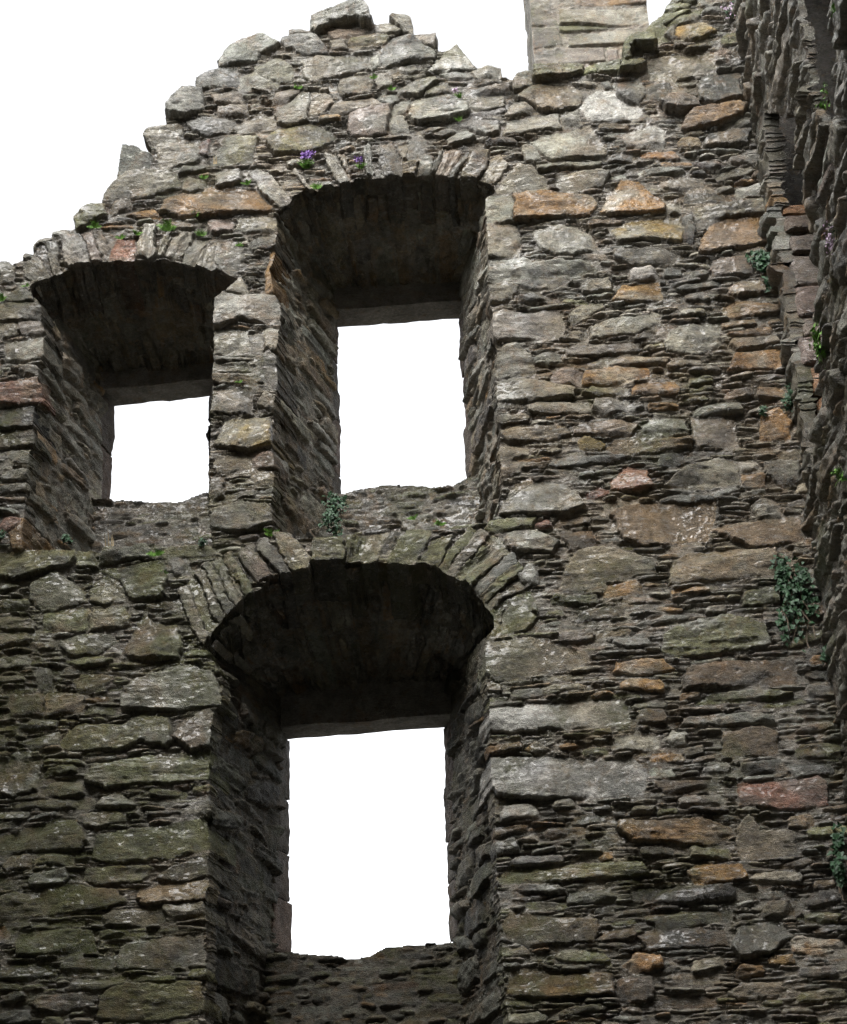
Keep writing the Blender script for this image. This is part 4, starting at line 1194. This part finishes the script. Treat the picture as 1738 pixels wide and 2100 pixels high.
def base_pt(u, v, where):
    if where == 'side': y, z = unx(u, v, XC - .04); return np.array([XC - .05, y, z]), np.array([-1.0, 0, 0])
    y = -.055 if where == 'wall' else where
    x, z = un(u, v, y); return np.array([x, y, z]), np.array([0, -1.0, 0])
def ivy(label, u, v, w, h, n, where='wall', size=.035, seed=0, mat=None, flowers=0, kind='ivy'):
    """w, h in picture pixels: a hanging mat of lobed leaves on thin stems"""
    rg = np.random.default_rng(seed + int(u)); p, nn = base_pt(u, v, where)
    side = np.cross(nn, UP); sw = w / 296 / 2 * (3.5 if where == 'side' else 1); sh = h / 250 / 2
    t = thing(kind, label, 'ivy' if kind == 'ivy' else 'plant', p)
    st, lf, fl = TM(), TM(), TM()
    for q in range(max(3, n // 14)):
        a = p + side * rg.uniform(-.3, .3) * sw + UP * sh * rg.uniform(-.2, .9); pts = [a]
        for k in range(5): pts.append(pts[-1] + side * rg.normal(0, .25) * sw - UP * sh * rg.uniform(.05, .4) + nn * rg.uniform(-.004, .012))
        tube(st, pts, .0035)
    cl = [(rg.normal(0, .45), rg.normal(0, .5)) for _ in range(max(3, n // 12))]
    for q in range(int(n * 1.8)):
        c = cl[rg.integers(0, len(cl))]
        a, b = c[0] + rg.normal(0, .22), c[1] + rg.normal(0, .22)
        pos = p + side * a * sw + UP * b * sh + nn * abs(rg.normal(0.015, .03)) * max(.4, 1 - .5 * (a * a + b * b))
        nrm = nn * 1.0 + UP * rg.uniform(-.1, .9) + rg.normal(0, .35, 3)
        V, Fc = leaf_tris(pos, nrm, -UP + side * rg.normal(0, .7), size * rg.uniform(.55, 1.25)); lf.add(V, Fc)
    for q in range(flowers):
        pos = p + side * rg.normal(0, .5) * sw + UP * rg.normal(.1, .5) * sh + nn * rg.uniform(.03, .07)
        for k in range(4):
            V, Fc = leaf_tris(pos, nn + rg.normal(0, .5, 3), rg.normal(0, 1, 3), .011, 0); fl.add(V, Fc)
    st.make('stem', STEM, t); lf.make('leaves', mat or IVY, t); 
    if flowers: fl.make('flowers', PALEP, t)['kind'] = 'stuff'
    return t
def fern(label, u, v, r, n=12, where='wall', seed=0):
    """r in picture pixels: a rosette of pinnate fronds"""
    rg = np.random.default_rng(seed + int(u * 7 + v)); p, nn = base_pt(u, v, where); side = np.cross(nn, UP); R_ = r / 270
    t = thing('wall_fern', label, 'fern', p, 'ferns rooted in the wall joints'); lf, st = TM(), TM()
    for q in range(n):
        an = rg.uniform(-1.5, 1.5); L_ = R_ * rg.uniform(.6, 1.15)
        d0 = side * math.sin(an) + UP * (.25 + .9 * math.cos(an)) + nn * rg.uniform(.3, .9); d0 /= np.linalg.norm(d0)
        pts = [p]; d = d0.copy()
        for k in range(7):
            pts.append(pts[-1] + d * L_ / 7); d = d - UP * .16 + nn * .03; d /= np.linalg.norm(d)
        tube(st, pts, .0022)
        for k in range(1, 8):
            a = pts[k]; ax = pts[k] - pts[k - 1]; ax = ax / np.linalg.norm(ax); b = np.cross(ax, nn + rg.normal(0, .2, 3)); b /= np.linalg.norm(b) + 1e-9
            wl = L_ * .24 * (1 - abs(k - 3) / 6.5)
            for sg in (-1, 1):
                tip = a + (b * sg + ax * .35) * wl - UP * wl * .15
                lf.add([a - ax * wl * .22, a + ax * wl * .25, tip + ax * wl * .12, tip - ax * wl * .12], [(0, 1, 2), (0, 2, 3)])
    st.make('stem', FERN, t); lf.make('fronds', FERN, t)
    return t
def tuft(label, u, v, r, n=40, where='wall', flowers=0, seed=0, petal=None, name='grass_tuft', cat='grass tuft', mat=None, up=1.0):
    rg = np.random.default_rng(seed + int(u * 3 + v)); p, nn = base_pt(u, v, where); side = np.cross(nn, UP); R_ = r / 270
    t = thing(name, label, cat, p); lf, fl, st = TM(), TM(), TM()
    for q in range(n):
        a = rg.uniform(-1.2, 1.2); L_ = R_ * rg.uniform(.5, 1.1)
        d = side * math.sin(a) * (2 - up) + UP * up + nn * rg.uniform(.1, .9); d /= np.linalg.norm(d)
        o_ = p + side * rg.normal(0, .15) * R_; pts = [o_]
        for k in range(4): pts.append(pts[-1] + d * L_ / 4); d = d - UP * .22 / up + nn * .05; d /= np.linalg.norm(d)
        s_ = np.cross(d, nn + rg.normal(0, .3, 3)); s_ /= np.linalg.norm(s_) + 1e-9
        V, Fc = strip(pts, .0045, .001, s_); lf.add(V, Fc)
    for q in range(flowers):
        a = rg.uniform(-.7, .7); tip = p + (side * math.sin(a) * .8 + UP * rg.uniform(.85, 1.35) + nn * .25) * R_ * 1.15
        tube(st, [p, .5 * (p + tip) + side * .01, tip], .002)
        fl = TM()
        for k in range(22):
            V, Fc = leaf_tris(tip + rg.normal(0, .009, 3), rg.normal(0, 1, 3), rg.normal(0, 1, 3), .016, .1); fl.add(V, Fc)
        fl.make('flower_head', petal or PETAL, t)
    lf.make('leaves', mat or BLADE, t)
    if flowers: st.make('flower_stalk', STEM, t)
    return t
tuft('cushion of thrift with purple flower heads growing over the middle arch stones', 630, 345, 22, 90, flowers=7, name='thrift_plant', cat='flower', mat=FERN)
tuft('small thrift plant with two purple heads right of the larger purple clump', 741, 345, 14, 40, flowers=2, name='thrift_plant', cat='flower', mat=FERN)
tuft('small pale grass tuft with a white flower below the stepped stones left of the chimney', 942, 200, 14, 36, flowers=1, petal=PALEP, mat=FERN)
fern('bright fern in a joint below the topmost boulder', 767, 162, 13, 8)
fern('fern between two grey stones right of the bright fern below the topmost boulder', 803, 186, 13, 8)
fern('flat fern under the broad tan stone on the upper left slope', 612, 183, 15, 9)
fern('fern on the large pale stone above the tallest window', 940, 249, 13, 8)
fern('fern above the sloping arch stone at the left of the right upper window', 508, 380, 16, 10)
fern('small dark fern beside the flat stone on the left slope', 420, 368, 12, 7)
fern('fern on the long brown stone over the left upper arch', 400, 445, 16, 9)
fern('largest light green fern at the crown of the left upper arch', 344, 474, 24, 16)
fern('fern right of the largest fern on the left upper arch', 412, 484, 18, 11)
fern('small fern left of the largest fern on the left upper arch', 281, 483, 15, 9)
fern('small fern above the pink arch stone', 248, 491, 14, 9)
fern('fern under the thin slate at the right end of the left upper arch', 490, 505, 12, 8)
fern('dark fern on the low stones of the far left slope', 196, 468, 18, 9)
fern('fern at the left picture edge beside the left upper window', 4, 618, 20, 10)
fern('tiny fern at the left foot of the left upper arch', 54, 588, 10, 7)
fern('small fern in the pier between the two upper windows', 490, 785, 12, 8)
fern('yellow green fern on the ledge beside the rounded pale slab', 323, 1140, 22, 12)
fern('small fern below the rounded pale ledge slab', 339, 1176, 11, 7)
fern('fern at the foot of the pier above the lower arch', 556, 1100, 19, 12, -.03)
fern('fern in the arch shadow below the leaning slate', 652, 388, 18, 9)
fern('fern under the sill of the right upper window, right side', 904, 1078, 16, 14, .05)
fern('low fern under the sill of the right upper window, middle', 850, 1066, 13, 9, .05)
ivy('mat of small green leaves in the left foot of the right upper window', 682, 1062, 62, 72, 130, .12, .03, 3)
ivy('sparse dark leaves on the ledge left of the pier', 408, 1112, 26, 12, 22, -.02, .026, 4)
ivy('small leafy patch low at the left jamb of the left upper window', 140, 1112, 26, 26, 26, .1, .028, 5)
ivy('pale leaves at the left picture edge by the left window foot', 8, 1100, 30, 26, 24, 'wall', .024, 6)
ivy('ivy clump hanging beside the dressed stones near the right corner', 1574, 545, 60, 84, 110, 'wall', .04, 7)
ivy('bright ivy tuft on the edge of the side wall opening', 1690, 705, 14, 74, 80, 'side', .034, 8, FERN)
ivy('thin ivy strands left of the red stones in the right corner', 1618, 830, 40, 66, 55, 'wall', .03, 9)
ivy('tiny dark ivy sprig beside the thin ivy strands', 1562, 842, 22, 24, 18, 'wall', .026, 10)
ivy('tallest ivy mat hanging down the right corner', 1628, 1222, 56, 138, 210, 'wall', .036, 11)
ivy('small ivy sprig below the tallest ivy mat', 1690, 1345, 22, 40, 26, 'wall', .034, 12)
ivy('ivy at the lower right picture edge', 1724, 1765, 34, 90, 80, 'wall', .038, 13)
ivy('bright green leaves at the top of the dark side wall', 1728, 18, 12, 30, 30, 'side', .04, 14, FERN)
ivy('small fern like leaves on the side wall below the upper hollow', 1703, 200, 10, 40, 24, 'side', .03, 15, FERN)
ivy('pale pink flowers trailing on the near edge of the side wall', 1722, 490, 10, 60, 30, 'side', .02, 16, None, 40, 'trailing_flower')
ivy('pink flowers growing in the joints near the top of the right corner', 1500, 30, 40, 40, 30, 'wall', .024, 17, None, 30, 'trailing_flower')
ivy('yellow green leaves at the right picture edge beside the window wall', 1730, 975, 8, 36, 24, 'side', .034, 18, FERN)
tuft('dry straw stalks standing on the left slope above a flat stone', 443, 336, 20, 7, mat=STRAW, up=1.8)
tuft('dry bent straw on the ledge of the left upper window', 226, 1120, 36, 5, where=-.03, mat=STRAW, up=1.9)
